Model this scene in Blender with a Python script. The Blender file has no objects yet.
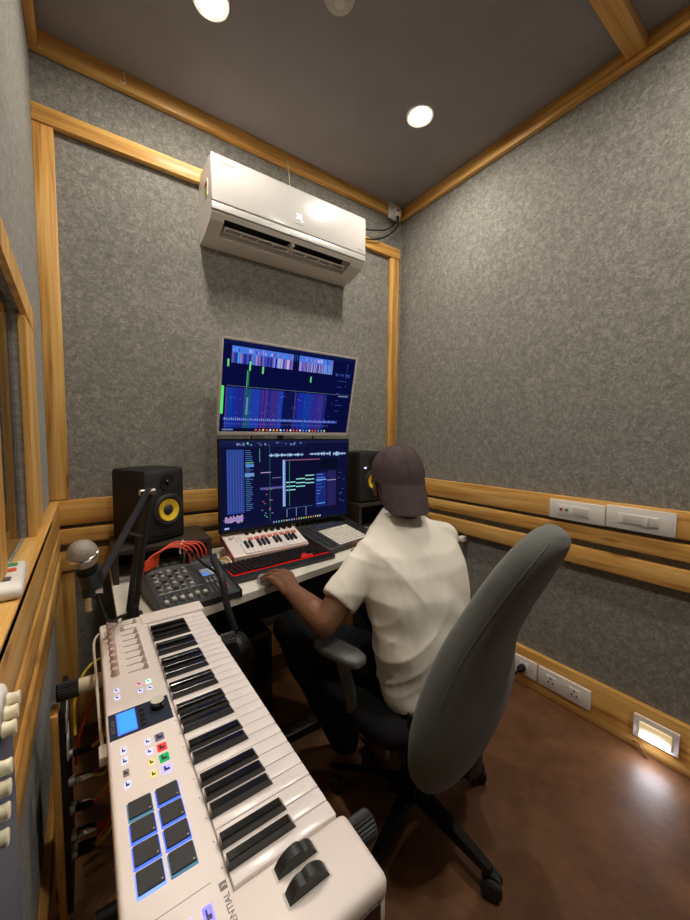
import bpy, bmesh, math, random
from mathutils import Vector, Matrix
import numpy as np
random.seed(7)
SC = bpy.context.scene
COL = SC.collection
PI = math.pi

# ------------------------------------------------------------------ camera, world, exposure
H = 1.225
cam_d = bpy.data.cameras.new('camera')
cam = bpy.data.objects.new('camera', cam_d)
COL.objects.link(cam)
cam_d.sensor_fit = 'VERTICAL'
cam_d.sensor_height = 36.0
cam_d.lens = 36.0 * 366.3 / 920.0
cam_d.clip_start = 0.02
cr, cdn, cf = (0.81688896, -0.57676788, 0.00558825), (-0.03326066, -0.0567757, -0.99783278), (0.57583518, 0.81493271, -0.06556312)
cam.matrix_world = Matrix(((cr[0], -cdn[0], -cf[0], 0), (cr[1], -cdn[1], -cf[1], 0), (cr[2], -cdn[2], -cf[2], H), (0, 0, 0, 1)))
SC.camera = cam
w = bpy.data.worlds.new('world')
SC.world = w
w.use_nodes = True
w.node_tree.nodes['Background'].inputs[0].default_value = (0.5, 0.5, 0.55, 1)
w.node_tree.nodes['Background'].inputs[1].default_value = 0.0
SC.view_settings.view_transform = 'Standard'
SC.view_settings.look = 'None'
SC.view_settings.gamma = 1
SC.view_settings.exposure = 0.80
SC.view_settings.use_curve_mapping = False
try:
    SC.cycles.use_denoising = True
    SC.cycles.max_bounces = 8
    SC.cycles.sample_clamp_indirect = 4
except Exception:
    pass
LAMP = 300.0          # radiance of the ceiling downlights

# room
XL, XR, YB, YF, ZC = -0.125, 1.758, 1.85, -1.35, 2.70

# ------------------------------------------------------------------ materials
def s2l(c):
    return tuple(((v / 12.92) if v <= 0.04045 else ((v + 0.055) / 1.055) ** 2.4) for v in [x / 255.0 for x in c])

MATS = {}
def mat(name, rgb, rough=0.5, metal=0.0, spec=0.5, bump=0.0, bscale=200.0, emit=None, estr=0.0, var=0.0, vscale=20.0, trans=0.0, coat=0.0, sheen=0.0):
    if name in MATS:
        return MATS[name]
    m = bpy.data.materials.new(name)
    m.use_nodes = True
    nt = m.node_tree
    b = nt.nodes['Principled BSDF']
    c = s2l(rgb)
    b.inputs['Base Color'].default_value = (*c, 1)
    b.inputs['Roughness'].default_value = rough
    b.inputs['Metallic'].default_value = metal
    b.inputs['Specular IOR Level'].default_value = spec
    b.inputs['Transmission Weight'].default_value = trans
    b.inputs['Coat Weight'].default_value = coat
    b.inputs['Sheen Weight'].default_value = sheen
    if emit is not None:
        b.inputs['Emission Color'].default_value = (*s2l(emit), 1)
        b.inputs['Emission Strength'].default_value = estr
    if var > 0 or bump > 0:
        tc = nt.nodes.new('ShaderNodeTexCoord')
        if var > 0:
            n = nt.nodes.new('ShaderNodeTexNoise')
            n.inputs['Scale'].default_value = vscale
            n.inputs['Detail'].default_value = 4
            nt.links.new(tc.outputs['Object'], n.inputs['Vector'])
            r = nt.nodes.new('ShaderNodeValToRGB')
            r.color_ramp.elements[0].position = 0.3
            r.color_ramp.elements[1].position = 0.7
            r.color_ramp.elements[0].color = (*[v * (1 - var) for v in c], 1)
            r.color_ramp.elements[1].color = (*[min(1, v * (1 + var)) for v in c], 1)
            nt.links.new(n.outputs['Fac'], r.inputs[0])
            nt.links.new(r.outputs[0], b.inputs['Base Color'])
        if bump > 0:
            n2 = nt.nodes.new('ShaderNodeTexNoise')
            n2.inputs['Scale'].default_value = bscale
            n2.inputs['Detail'].default_value = 3
            nt.links.new(tc.outputs['Object'], n2.inputs['Vector'])
            bp = nt.nodes.new('ShaderNodeBump')
            bp.inputs['Strength'].default_value = bump
            bp.inputs['Distance'].default_value = 0.004
            nt.links.new(n2.outputs['Fac'], bp.inputs['Height'])
            nt.links.new(bp.outputs[0], b.inputs['Normal'])
    MATS[name] = m
    return m

def glow(name, rgb, s):
    if name in MATS:
        return MATS[name]
    m = bpy.data.materials.new(name)
    m.use_nodes = True
    nt = m.node_tree
    nt.nodes.clear()
    o = nt.nodes.new('ShaderNodeOutputMaterial')
    e = nt.nodes.new('ShaderNodeEmission')
    e.inputs[0].default_value = (*s2l(rgb), 1)
    e.inputs[1].default_value = s
    nt.links.new(e.outputs[0], o.inputs[0])
    MATS[name] = m
    return m

def felt(name, dark, mid, light):
    m = bpy.data.materials.new(name)
    m.use_nodes = True
    nt = m.node_tree
    b = nt.nodes['Principled BSDF']
    b.inputs['Roughness'].default_value = 0.95
    b.inputs['Specular IOR Level'].default_value = 0.1
    b.inputs['Sheen Weight'].default_value = 0.15
    b.inputs['Sheen Roughness'].default_value = 0.45
    tc = nt.nodes.new('ShaderNodeTexCoord')
    n1 = nt.nodes.new('ShaderNodeTexNoise')
    n1.inputs['Scale'].default_value = 46
    n1.inputs['Detail'].default_value = 5
    n1.inputs['Roughness'].default_value = 0.65
    n1.inputs['Distortion'].default_value = 0.8
    n2 = nt.nodes.new('ShaderNodeTexNoise')
    n2.inputs['Scale'].default_value = 190
    n2.inputs['Detail'].default_value = 3
    n2.inputs['Distortion'].default_value = 1.2
    mx = nt.nodes.new('ShaderNodeMix')
    mx.inputs[0].default_value = 0.5
    nt.links.new(tc.outputs['Object'], n1.inputs['Vector'])
    nt.links.new(tc.outputs['Object'], n2.inputs['Vector'])
    nt.links.new(n1.outputs['Fac'], mx.inputs[2])
    nt.links.new(n2.outputs['Fac'], mx.inputs[3])
    r = nt.nodes.new('ShaderNodeValToRGB')
    e = r.color_ramp.elements
    e[0].position = 0.36
    e[0].color = (*s2l(dark), 1)
    e[1].position = 0.66
    e[1].color = (*s2l(light), 1)
    k = e.new(0.5)
    k.color = (*s2l(mid), 1)
    nt.links.new(mx.outputs[0], r.inputs[0])
    nt.links.new(r.outputs[0], b.inputs['Base Color'])
    bp = nt.nodes.new('ShaderNodeBump')
    bp.inputs['Strength'].default_value = 0.35
    bp.inputs['Distance'].default_value = 0.003
    nt.links.new(n2.outputs['Fac'], bp.inputs['Height'])
    nt.links.new(bp.outputs[0], b.inputs['Normal'])
    return m

def wood(name, axis, c0, c1, c2, rough=0.42):
    m = bpy.data.materials.new(name)
    m.use_nodes = True
    nt = m.node_tree
    b = nt.nodes['Principled BSDF']
    b.inputs['Roughness'].default_value = rough
    b.inputs['Specular IOR Level'].default_value = 0.45
    tc = nt.nodes.new('ShaderNodeTexCoord')
    oi = nt.nodes.new('ShaderNodeObjectInfo')
    ad = nt.nodes.new('ShaderNodeVectorMath')
    ad.operation = 'MULTIPLY_ADD'
    ad.inputs[1].default_value = (1, 1, 1)
    mu = nt.nodes.new('ShaderNodeMath')
    mu.operation = 'MULTIPLY'
    mu.inputs[1].default_value = 13.0
    nt.links.new(oi.outputs['Random'], mu.inputs[0])
    nt.links.new(tc.outputs['Object'], ad.inputs[0])
    nt.links.new(mu.outputs[0], ad.inputs[2])
    mp = nt.nodes.new('ShaderNodeMapping')
    s = [22.0, 22.0, 22.0]
    s[axis] = 1.3
    mp.inputs['Scale'].default_value = s
    nt.links.new(ad.outputs[0], mp.inputs['Vector'])
    n = nt.nodes.new('ShaderNodeTexNoise')
    n.inputs['Scale'].default_value = 1.0
    n.inputs['Detail'].default_value = 6
    n.inputs['Distortion'].default_value = 0.9
    nt.links.new(mp.outputs[0], n.inputs['Vector'])
    mp2 = nt.nodes.new('ShaderNodeMapping')
    s2 = [150.0, 150.0, 150.0]
    s2[axis] = 4.0
    mp2.inputs['Scale'].default_value = s2
    nt.links.new(ad.outputs[0], mp2.inputs['Vector'])
    n2 = nt.nodes.new('ShaderNodeTexNoise')
    n2.inputs['Scale'].default_value = 1.0
    n2.inputs['Detail'].default_value = 2
    nt.links.new(mp2.outputs[0], n2.inputs['Vector'])
    mx = nt.nodes.new('ShaderNodeMix')
    mx.inputs[0].default_value = 0.3
    nt.links.new(n.outputs['Fac'], mx.inputs[2])
    nt.links.new(n2.outputs['Fac'], mx.inputs[3])
    r = nt.nodes.new('ShaderNodeValToRGB')
    e = r.color_ramp.elements
    e[0].position = 0.3
    e[0].color = (*s2l(c0), 1)
    e[1].position = 0.68
    e[1].color = (*s2l(c2), 1)
    k = e.new(0.47)
    k.color = (*s2l(c1), 1)
    nt.links.new(mx.outputs[0], r.inputs[0])
    # knots
    mp3 = nt.nodes.new('ShaderNodeMapping')
    s3 = [9.0, 9.0, 9.0]
    s3[axis] = 2.6
    mp3.inputs['Scale'].default_value = s3
    nt.links.new(ad.outputs[0], mp3.inputs['Vector'])
    v = nt.nodes.new('ShaderNodeTexVoronoi')
    v.inputs['Scale'].default_value = 1.0
    nt.links.new(mp3.outputs[0], v.inputs['Vector'])
    r2 = nt.nodes.new('ShaderNodeValToRGB')
    r2.color_ramp.elements[0].position = 0.04
    r2.color_ramp.elements[0].color = (1, 1, 1, 1)
    r2.color_ramp.elements[1].position = 0.13
    r2.color_ramp.elements[1].color = (0, 0, 0, 1)
    nt.links.new(v.outputs['Distance'], r2.inputs[0])
    m3 = nt.nodes.new('ShaderNodeMix')
    m3.data_type = 'RGBA'
    nt.links.new(r2.outputs[0], m3.inputs[0])
    nt.links.new(r.outputs[0], m3.inputs[6])
    m3.inputs[7].default_value = (*s2l((110, 62, 24)), 1)
    nt.links.new(m3.outputs[2], b.inputs['Base Color'])
    return m

FELT = felt('grey_felt', (106, 104, 99), (131, 129, 122), (168, 164, 155))
FELT_C = mat('ceiling_paint', (146, 142, 144), 0.9, spec=0.2, bump=0.1, bscale=120, var=0.06, vscale=6)
WC = ((150, 96, 38), (212, 158, 80), (238, 196, 122))
WOOD = [wood('pine_x', 0, *WC), wood('pine_y', 1, *WC), wood('pine_z', 2, *WC)]

def floor_mat():
    m = bpy.data.materials.new('brown_vinyl')
    m.use_nodes = True
    nt = m.node_tree
    b = nt.nodes['Principled BSDF']
    tc = nt.nodes.new('ShaderNodeTexCoord')
    n = nt.nodes.new('ShaderNodeTexNoise')
    n.inputs['Scale'].default_value = 9
    n.inputs['Detail'].default_value = 8
    n.inputs['Roughness'].default_value = 0.7
    nt.links.new(tc.outputs['Object'], n.inputs['Vector'])
    r = nt.nodes.new('ShaderNodeValToRGB')
    e = r.color_ramp.elements
    e[0].position = 0.3
    e[0].color = (*s2l((82, 52, 31)), 1)
    e[1].position = 0.7
    e[1].color = (*s2l((120, 80, 48)), 1)
    nt.links.new(n.outputs['Fac'], r.inputs[0])
    nt.links.new(r.outputs[0], b.inputs['Base Color'])
    b.inputs['Roughness'].default_value = 0.47
    b.inputs['Specular IOR Level'].default_value = 0.5
    n2 = nt.nodes.new('ShaderNodeTexNoise')
    n2.inputs['Scale'].default_value = 70
    n2.inputs['Detail'].default_value = 3
    nt.links.new(tc.outputs['Object'], n2.inputs['Vector'])
    bp = nt.nodes.new('ShaderNodeBump')
    bp.inputs['Strength'].default_value = 0.18
    bp.inputs['Distance'].default_value = 0.004
    nt.links.new(n2.outputs['Fac'], bp.inputs['Height'])
    nt.links.new(bp.outputs[0], b.inputs['Normal'])
    return m
FLOOR = floor_mat()

M = dict(
    black=mat('black_plastic', (24, 24, 25), 0.45),
    matte=mat('matte_black', (16, 16, 17), 0.7, spec=0.3),
    vinyl=mat('black_vinyl', (21, 20, 19), 0.55, bump=0.2, bscale=500),
    gloss=mat('gloss_black', (14, 14, 15), 0.22, coat=0.2),
    dark=mat('dark_grey', (52, 53, 54), 0.5),
    white=mat('white_plastic', (230, 225, 218), 0.38),
    cream=mat('cream_metal', (232, 222, 190), 0.35),
    ivory=mat('ivory_panel', (236, 224, 217), 0.42),
    key=mat('white_key', (240, 231, 228), 0.22),
    silver=mat('silver_metal', (190, 188, 184), 0.3, metal=0.9),
    bright=mat('polished_steel', (214, 210, 200), 0.2, metal=1.0),
    strip=mat('silver_strip', (186, 184, 180), 0.35, metal=0.3),
    orange=mat('orange_cable', (226, 80, 44), 0.5),
    red=mat('red_cable', (170, 44, 30), 0.5),
    yellow=mat('yellow_cable', (200, 168, 40), 0.5),
    wcable=mat('white_cable', (226, 220, 208), 0.5),
    cone=mat('yellow_cone', (244, 208, 46), 0.5, bump=0.1, bscale=400),
    desk=mat('white_laminate', (232, 226, 212), 0.4),
    chair=mat('grey_stretch_fabric', (106, 108, 104), 0.9, spec=0.15, bump=0.25, bscale=700, var=0.05, vscale=12, sheen=0.2),
    shirt=mat('cream_cotton', (238, 232, 219), 0.9, spec=0.15, bump=0.12, bscale=600, sheen=0.1),
    skin=mat('brown_skin', (122, 83, 58), 0.5, bump=0.06, bscale=300, var=0.08, vscale=30),
    trous=mat('black_trousers', (24, 24, 26), 0.9, spec=0.15, bump=0.2, bscale=400),
    cap=mat('washed_brown_cotton', (82, 70, 70), 0.9, spec=0.15, bump=0.25, bscale=500, var=0.12, vscale=40),
    hair=mat('black_hair', (18, 16, 15), 0.8, bump=0.4, bscale=300),
    eyew=mat('eye_white', (225, 220, 210), 0.2),
    rubber=mat('black_rubber', (34, 34, 36), 0.6),
    riser=mat('dark_veneer', (52, 42, 34), 0.5, var=0.2, vscale=30),
    slot=mat('dark_slot', (10, 10, 10), 0.8),
    rosy=mat('rosy_knob', (200, 176, 166), 0.45),
    grey=mat('grey_button', (205, 200, 192), 0.45),
    maroon=mat('maroon_shade', (48, 26, 22), 0.45),
    legend=mat('grey_legend', (128, 122, 118), 0.6),
    navy=mat('navy_face', (40, 48, 68), 0.5),
    lw=glow('led_white', (214, 214, 255), 0.75),
    lb=glow('led_blue', (90, 125, 255), 0.75),
    lt=glow('led_teal', (100, 150, 180), 0.5),
    lr=glow('led_red', (255, 70, 70), 0.6),
    lg=glow('led_green', (50, 200, 110), 0.5),
    ly=glow('led_yellow', (255, 226, 130), 0.65),
    lp=glow('led_pink', (255, 180, 200), 0.6),
    lcd=glow('lcd_blue', (80, 178, 255), 0.6),
    kred=glow('key_backlight_red', (255, 36, 30), 0.35),
)

# ------------------------------------------------------------------ mesh helpers
WM = {}
def wm(o):
    return WM.get(o.name, Matrix.Identity(4))

def frame(o=(0, 0, 0), x=(1, 0, 0), z=(0, 0, 1)):
    x = Vector(x).normalized()
    z = Vector(z)
    y = z.cross(x).normalized()
    z = x.cross(y).normalized()
    return Matrix(((x.x, y.x, z.x, o[0]), (x.y, y.y, z.y, o[1]), (x.z, y.z, z.z, o[2]), (0, 0, 0, 1)))

class MB:
    def __init__(self, T=None):
        self.bm = bmesh.new()
        self.T = T
    def _fin(self, verts, mi, M_=None):
        if M_ is not None:
            bmesh.ops.transform(self.bm, matrix=M_, verts=verts)
        if self.T is not None:
            bmesh.ops.transform(self.bm, matrix=self.T, verts=verts)
        fs = set()
        for v in verts:
            for f in v.link_faces:
                fs.add(f)
        for f in fs:
            f.material_index = mi
        return self
    def box(self, lo, hi, mi=0, bev=0.0, seg=2, M_=None):
        c = [(a + b) / 2 for a, b in zip(lo, hi)]
        s = [abs(b - a) for a, b in zip(lo, hi)]
        r = bmesh.ops.create_cube(self.bm, size=1.0)
        vs = r['verts']
        for v in vs:
            v.co = Vector((c[0] + v.co.x * s[0], c[1] + v.co.y * s[1], c[2] + v.co.z * s[2]))
        if bev > 0:
            es = list({e for v in vs for e in v.link_edges})
            rr = bmesh.ops.bevel(self.bm, geom=es, offset=min(bev, min(s) * 0.49), segments=seg, profile=0.5, affect='EDGES')
            vs = list({v for f in rr['faces'] for v in f.verts} | {v for v in vs if v.is_valid})
        return self._fin(vs, mi, M_)
    def rings(self, rings, mi=0, cap=True, closed=True, M_=None):
        vr = [[self.bm.verts.new(Vector(p)) for p in r] for r in rings]
        n = len(vr[0])
        for a, b in zip(vr[:-1], vr[1:]):
            for i in range(n if closed else n - 1):
                j = (i + 1) % n
                self.bm.faces.new((a[i], a[j], b[j], b[i]))
        if cap and closed:
            self.bm.faces.new(list(reversed(vr[0])))
            self.bm.faces.new(vr[-1])
        return self._fin([v for r in vr for v in r], mi, M_)
    def cyl(self, p0, p1, r0, r1=None, seg=20, mi=0, M_=None):
        r1 = r0 if r1 is None else r1
        p0, p1 = Vector(p0), Vector(p1)
        d = (p1 - p0).normalized()
        a = d.orthogonal().normalized()
        b = d.cross(a)
        R = lambda c, r: [c + (a * math.cos(t) + b * math.sin(t)) * r for t in [2 * PI * i / seg for i in range(seg)]]
        return self.rings([R(p0, r0), R(p1, r1)], mi, M_=M_)
    def lathe(self, prof, p0, d, seg=24, mi=0, M_=None):
        p0 = Vector(p0)
        d = Vector(d).normalized()
        a = d.orthogonal().normalized()
        b = d.cross(a)
        R = lambda r, h: [p0 + d * h + (a * math.cos(t) + b * math.sin(t)) * max(r, 1e-5) for t in [2 * PI * i / seg for i in range(seg)]]
        return self.rings([R(r, h) for r, h in prof], mi, cap=False, M_=M_)
    def tube(self, pts, r, seg=8, mi=0, sub=6, M_=None):
        P = [Vector(p) for p in pts]
        if sub > 1 and len(P) > 2:
            Q = []
            E = [P[0] * 2 - P[1]] + P + [P[-1] * 2 - P[-2]]
            for i in range(1, len(E) - 2):
                for k in range(sub):
                    t = k / sub
                    a, b, c, d = E[i - 1], E[i], E[i + 1], E[i + 2]
                    Q.append(0.5 * ((2 * b) + (c - a) * t + (2 * a - 5 * b + 4 * c - d) * t * t + (3 * b - a - 3 * c + d) * t ** 3))
            Q.append(P[-1])
            P = Q
        rings = []
        nrm = None
        for i, p in enumerate(P):
            d = (P[min(i + 1, len(P) - 1)] - P[max(i - 1, 0)])
            d = d.normalized() if d.length > 1e-9 else Vector((0, 0, 1))
            nrm = d.orthogonal().normalized() if nrm is None else (nrm - d * nrm.dot(d)).normalized()
            b = d.cross(nrm)
            rr = r if not callable(r) else r(i / (len(P) - 1))
            rings.append([p + (nrm * math.cos(2 * PI * k / seg) + b * math.sin(2 * PI * k / seg)) * rr for k in range(seg)])
        return self.rings(rings, mi, M_=M_)
    def ball(self, c, r, mi=0, seg=20, M_=None):
        r = (r, r, r) if not hasattr(r, '__len__') else r
        rr = bmesh.ops.create_uvsphere(self.bm, u_segments=seg, v_segments=max(8, seg // 2), radius=1.0)
        vs = rr['verts']
        for v in vs:
            v.co = Vector((v.co.x * r[0], v.co.y * r[1], v.co.z * r[2]))
        T = Matrix.Translation(c)
        return self._fin(vs, mi, (T @ M_) if M_ is not None else T)
    def prism(self, outline, axis, a, b, mi=0, M_=None):
        def P(u, v, t):
            return {0: (t, u, v), 1: (u, t, v), 2: (u, v, t)}[axis]
        return self.rings([[P(u, v, a) for u, v in outline], [P(u, v, b) for u, v in outline]], mi, M_=M_)
    def quad(self, ps, mi=0):
        vs = [self.bm.verts.new(Vector(p)) for p in ps]
        self.bm.faces.new(vs)
        return self._fin(vs, mi)
    def mesh(self, me, M_=None, mi=0):
        n0 = len(self.bm.verts)
        self.bm.from_mesh(me)
        self.bm.verts.ensure_lookup_table()
        vs = [self.bm.verts[i] for i in range(n0, len(self.bm.verts))]
        return self._fin(vs, mi, M_)
    def build(self, name, mats, parent=None, smooth=35.0, local=False, origin=None):
        bm = self.bm
        bmesh.ops.recalc_face_normals(bm, faces=bm.faces)
        o = None
        if parent is not None:
            if not local:
                bmesh.ops.transform(bm, matrix=wm(parent).inverted(), verts=bm.verts)
        else:
            if origin is None:
                xs = [v.co for v in bm.verts]
                origin = ((min(v.x for v in xs) + max(v.x for v in xs)) / 2, (min(v.y for v in xs) + max(v.y for v in xs)) / 2, min(v.z for v in xs))
            bmesh.ops.translate(bm, vec=-Vector(origin), verts=bm.verts)
        me = bpy.data.meshes.new(name)
        bm.to_mesh(me)
        bm.free()
        if not isinstance(mats, (list, tuple)):
            mats = [mats]
        for m in mats:
            me.materials.append(m)
        if smooth:
            for p in me.polygons:
                p.use_smooth = True
            me.set_sharp_from_angle(angle=math.radians(smooth))
        o = bpy.data.objects.new(name, me)
        COL.objects.link(o)
        if parent is not None:
            o.parent = parent
            WM[o.name] = wm(parent).copy()
        else:
            o.location = origin
            WM[o.name] = Matrix.Translation(origin)
        return o

def tag(o, label, cat, group=None):
    o['label'] = label
    o['category'] = cat
    if group:
        o['group'] = group
    return o

def struct(o):
    o['kind'] = 'structure'
    return o

def thing(name, label, cat, loc, group=None, rot=None):
    o = bpy.data.objects.new(name, None)
    COL.objects.link(o)
    o.empty_display_size = 0.05
    m = Matrix.Translation(loc) @ (rot.to_4x4() if rot is not None else Matrix.Identity(4))
    o.matrix_world = m
    WM[o.name] = m
    return tag(o, label, cat, group)

def dup_part(o, parent, dloc):
    c = o.copy()
    COL.objects.link(c)
    c.parent = parent
    c.location = Vector(o.location) + Vector(dloc)
    return c

def text_mesh(s, size, depth=0.0003):
    cu = bpy.data.curves.new('lettering', 'FONT')
    cu.body = s
    cu.size = size
    cu.extrude = depth
    cu.align_x = 'LEFT'
    o = bpy.data.objects.new('lettering', cu)
    COL.objects.link(o)
    dg = bpy.context.evaluated_depsgraph_get()
    me = bpy.data.meshes.new_from_object(o.evaluated_get(dg))
    bpy.data.objects.remove(o)
    return me

def basis(o, right, up):
    r = Vector(right).normalized()
    u = Vector(up).normalized()
    n = r.cross(u)
    return Matrix(((r.x, u.x, n.x, o[0]), (r.y, u.y, n.y, o[1]), (r.z, u.z, n.z, o[2]), (0, 0, 0, 1)))

def rotz(a):
    return Matrix.Rotation(a, 4, 'Z')

# ------------------------------------------------------------------ room shell
def slab(name, lo, hi, m, bev=0.0):
    return struct(MB().box(lo, hi, 0, bev).build(name, m))

slab('floor', (XL - 1.0, YF - 0.1, -0.1), (XR + 0.1, YB + 0.1, 0.0), FLOOR)
slab('ceiling', (XL - 1.0, YF - 0.1, ZC), (XR + 0.1, YB + 0.1, ZC + 0.1), FELT_C)
slab('wall_back', (XL - 1.0, YB, 0.0), (XR + 0.1, YB + 0.1, ZC), FELT)
slab('wall_right', (XR, YF, 0.0), (XR + 0.1, YB, ZC), FELT)
slab('wall_front', (XL - 1.0, YF - 0.1, 0.0), (XR + 0.1, YF, ZC), FELT)
# left wall with the opening to the booth (its head board is not quite level)
WY0, WY1, WZ0 = 0.20, 1.215, 0.935
head = lambda y: 1.519 + (1.374 - y) * 0.082
b = MB()
TH = 0.014
b.box((XL - TH, YF, 0), (XL, WY0, ZC)).box((XL - TH, WY1, 0), (XL, YB, ZC))
b.box((XL - TH, WY0, 0), (XL, WY1, WZ0))
b.prism([(WY0, head(WY0)), (WY1, head(WY1)), (WY1, ZC), (WY0, ZC)], 0, XL - TH, XL)
struct(b.build('wall_left', FELT, smooth=None))
slab('wall_booth', (XL - 1.05, YF, 0.0), (XL - 0.95, YB, ZC), FELT)

n_trim = [0]
def trim(lo, hi, axis, bev=0.003):
    n_trim[0] += 1
    return slab('trim_%d' % n_trim[0], lo, hi, WOOD[axis], bev)
# ceiling trims
trim((XL, YB - 0.028, 2.632), (XR, YB, ZC), 0)
trim((XR - 0.028, YF, 2.632), (XR, YB - 0.028, ZC), 1)
trim((XL, YF, 2.632), (XL + 0.028, YB - 0.028, ZC), 1)
trim((XL + 0.028, 0.54, 2.655), (XR - 0.028, 0.605, ZC), 0)
# frame on the back wall
trim((XL, YB - 0.03, 2.378), (1.722, YB, 2.44), 0)
trim((XL, YB - 0.022, 0.965), (-0.062, YB, 2.378), 2)
trim((1.643, YB - 0.022, 0.965), (1.717, YB, 2.378), 2)
trim((XL, YB - 0.018, 0.0), (-0.056, YB, 0.67), 2)
# three rails on back, right and left walls
for z0, z1 in ((0.862, 0.962), (0.783, 0.845), (0.675, 0.752)):
    trim((XL, YB - 0.03, z0), (XR - 0.03, YB, z1), 0)
    trim((XR - 0.03, YF, z0), (XR, YB, z1), 1)
    trim((XL, YF, z0), (-0.094, YB - 0.03, z1), 1)
# baseboards
struct(MB().box((XR - 0.025, YF, 0), (XR, YB, 0.185), 0, 0.003).build('baseboard_right', WOOD[1]))
struct(MB().box((-0.056, YB - 0.025, 0), (XR - 0.025, YB, 0.185), 0, 0.003).build('baseboard_back', WOOD[0]))
struct(MB().box((XL, YF, 0), (XL + 0.02, YB - 0.02, 0.15), 0, 0.003).build('baseboard_left', WOOD[1]))
# window frame, glass, deep sill
WF = MB()
WF.prism([(0.10, head(0.10)), (1.42, head(1.42)), (1.42, head(1.42) + 0.060), (0.10, head(0.10) + 0.060)], 0, -0.168, -0.112)
WF.box((XL - 0.003, WY1 - 0.004, 0.955), (-0.112, 1.40, head(1.40)), 0, 0.002)
WF.box((XL - 0.018, 0.80, 0.955), (-0.120, 0.862, head(0.86)), 0, 0.002)
win = struct(WF.build('window_1', WOOD[2], smooth=None))
struct(MB().box((-0.135, WY0, 0.945), (-0.094, 1.42, 0.963), 0, 0.002).build('trim_sill', WOOD[1]))
struct(MB().box((-0.60, WY0, 0.945), (-0.135, YB, 0.966), 0, 0.003).build('trim_sill_felt', FELT))
gm = bpy.data.materials.new('window_glass')
gm.use_nodes = True
nt = gm.node_tree
nt.nodes.clear()
go = nt.nodes.new('ShaderNodeOutputMaterial')
gx = nt.nodes.new('ShaderNodeMixShader')
gt = nt.nodes.new('ShaderNodeBsdfTransparent')
gg = nt.nodes.new('ShaderNodeBsdfGlossy')
gg.inputs['Roughness'].default_value = 0.02
gf = nt.nodes.new('ShaderNodeFresnel')
gf.inputs[0].default_value = 1.3
nt.links.new(gf.outputs[0], gx.inputs[0])
nt.links.new(gt.outputs[0], gx.inputs[1])
nt.links.new(gg.outputs[0], gx.inputs[2])
nt.links.new(gx.outputs[0], go.inputs[0])
g = MB().box((-0.141, 0.862, 0.967), (-0.138, WY1 - 0.004, head(WY1) + 0.002)).build('window_glass', gm, win, smooth=None)

# ------------------------------------------------------------------ ceiling lights
def downlight(x, y, name_label, on=True):
    t = thing('ceiling_downlight', name_label, 'ceiling light', (x, y, ZC), 'recessed ceiling lights')
    b = MB()
    b.lathe([(0.046, 0.0), (0.062, 0.0), (0.062, -0.006), (0.058, -0.009), (0.046, -0.007)], (x, y, ZC), (0, 0, 1), 40)
    b.build('trim_ring', M['white'], t)
    e = glow('downlight_glow', (255, 246, 233), LAMP) if on else mat('frosted_lens', (170, 166, 160), 0.5)
    b = MB()
    b.lathe([(0.0, -0.001), (0.046, -0.001), (0.046, -0.004), (0.0, -0.005)], (x, y, ZC), (0, 0, 1), 40)
    b.build('lens', e, t)
downlight(1.305, 1.264, 'lit round ceiling downlight nearest the corner above the desk')
downlight(0.397, 1.365, 'lit round ceiling downlight above the air conditioner, cut by the top of the photo')
for x, y in ((0.42, 0.08), (1.32, 0.08)):
    downlight(x, y, 'added round ceiling downlight, unseen behind the wooden ceiling beam')  # added lamps out of view, there to light the right wall
downlight(-0.62, 0.9, 'added round ceiling downlight, unseen inside the booth behind the window')  # added unseen lamp that brightens the booth
t = thing('smoke_detector', 'unlit round white smoke detector on the dark ceiling between the downlights', 'smoke detector', (0.745, 1.10, ZC))
MB().lathe([(0.0, -0.022), (0.03, -0.022), (0.048, -0.015), (0.055, 0.0), (0.0, 0.0)], (0.745, 1.10, ZC), (0, 0, 1), 36).build('housing', mat('dull_white', (190, 184, 176), 0.5), t)
MB().lathe([(0.0, -0.027), (0.018, -0.026), (0.02, -0.021), (0.0, -0.021)], (0.745, 1.10, ZC), (0, 0, 1), 24).build('sensor_cap', M['grey'], t)

# ------------------------------------------------------------------ air conditioner
AX0, AX1 = 0.466, 1.289
t = thing('air_conditioner', 'white split air conditioner mounted high on the grey back wall', 'air conditioner', (0.88, 1.83, 2.12))
full = [(1.848, 2.408), (1.665, 2.41), (1.65, 2.40), (1.648, 2.19), (1.652, 2.172), (1.672, 2.152), (1.745, 2.128), (1.80, 2.117), (1.848, 2.113)]
notch = [(1.848, 2.408), (1.665, 2.41), (1.65, 2.40), (1.648, 2.19), (1.650, 2.178), (1.663, 2.163), (1.70, 2.22), (1.76, 2.19), (1.752, 2.127), (1.80, 2.117), (1.848, 2.113)]
VX0, VX1 = 0.525, 1.205
b = MB()
b.prism(full, 0, AX0, VX0).prism(full, 0, VX1, AX1)
b.prism(notch, 0, VX0, VX1)
b.build('body', M['white'], t, smooth=25)
MB().box((AX0 - 0.002, 1.640, 2.216), (AX1 + 0.002, 1.652, 2.410), 0, 0.006, 3).build('front_panel', mat('gloss_white', (188, 184, 180), 0.25, coat=0.2), t)
MB().box((AX0 - 0.001, 1.641, 2.182), (AX1 + 0.001, 1.652, 2.214), 0, 0.004, 3).build('silver_strip', M['strip'], t)['label'] = 'brushed silver strip'
b = MB()
b.quad([(VX0 + .001, 1.664, 2.166), (VX1 - .001, 1.664, 2.166), (VX1 - .001, 1.70, 2.216), (VX0 + .001, 1.70, 2.216)])
b.quad([(VX0 + .001, 1.701, 2.216), (VX1 - .001, 1.701, 2.216), (VX1 - .001, 1.758, 2.187), (VX0 + .001, 1.758, 2.187)])
b.build('outlet_lining', M['slot'], t)
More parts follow.
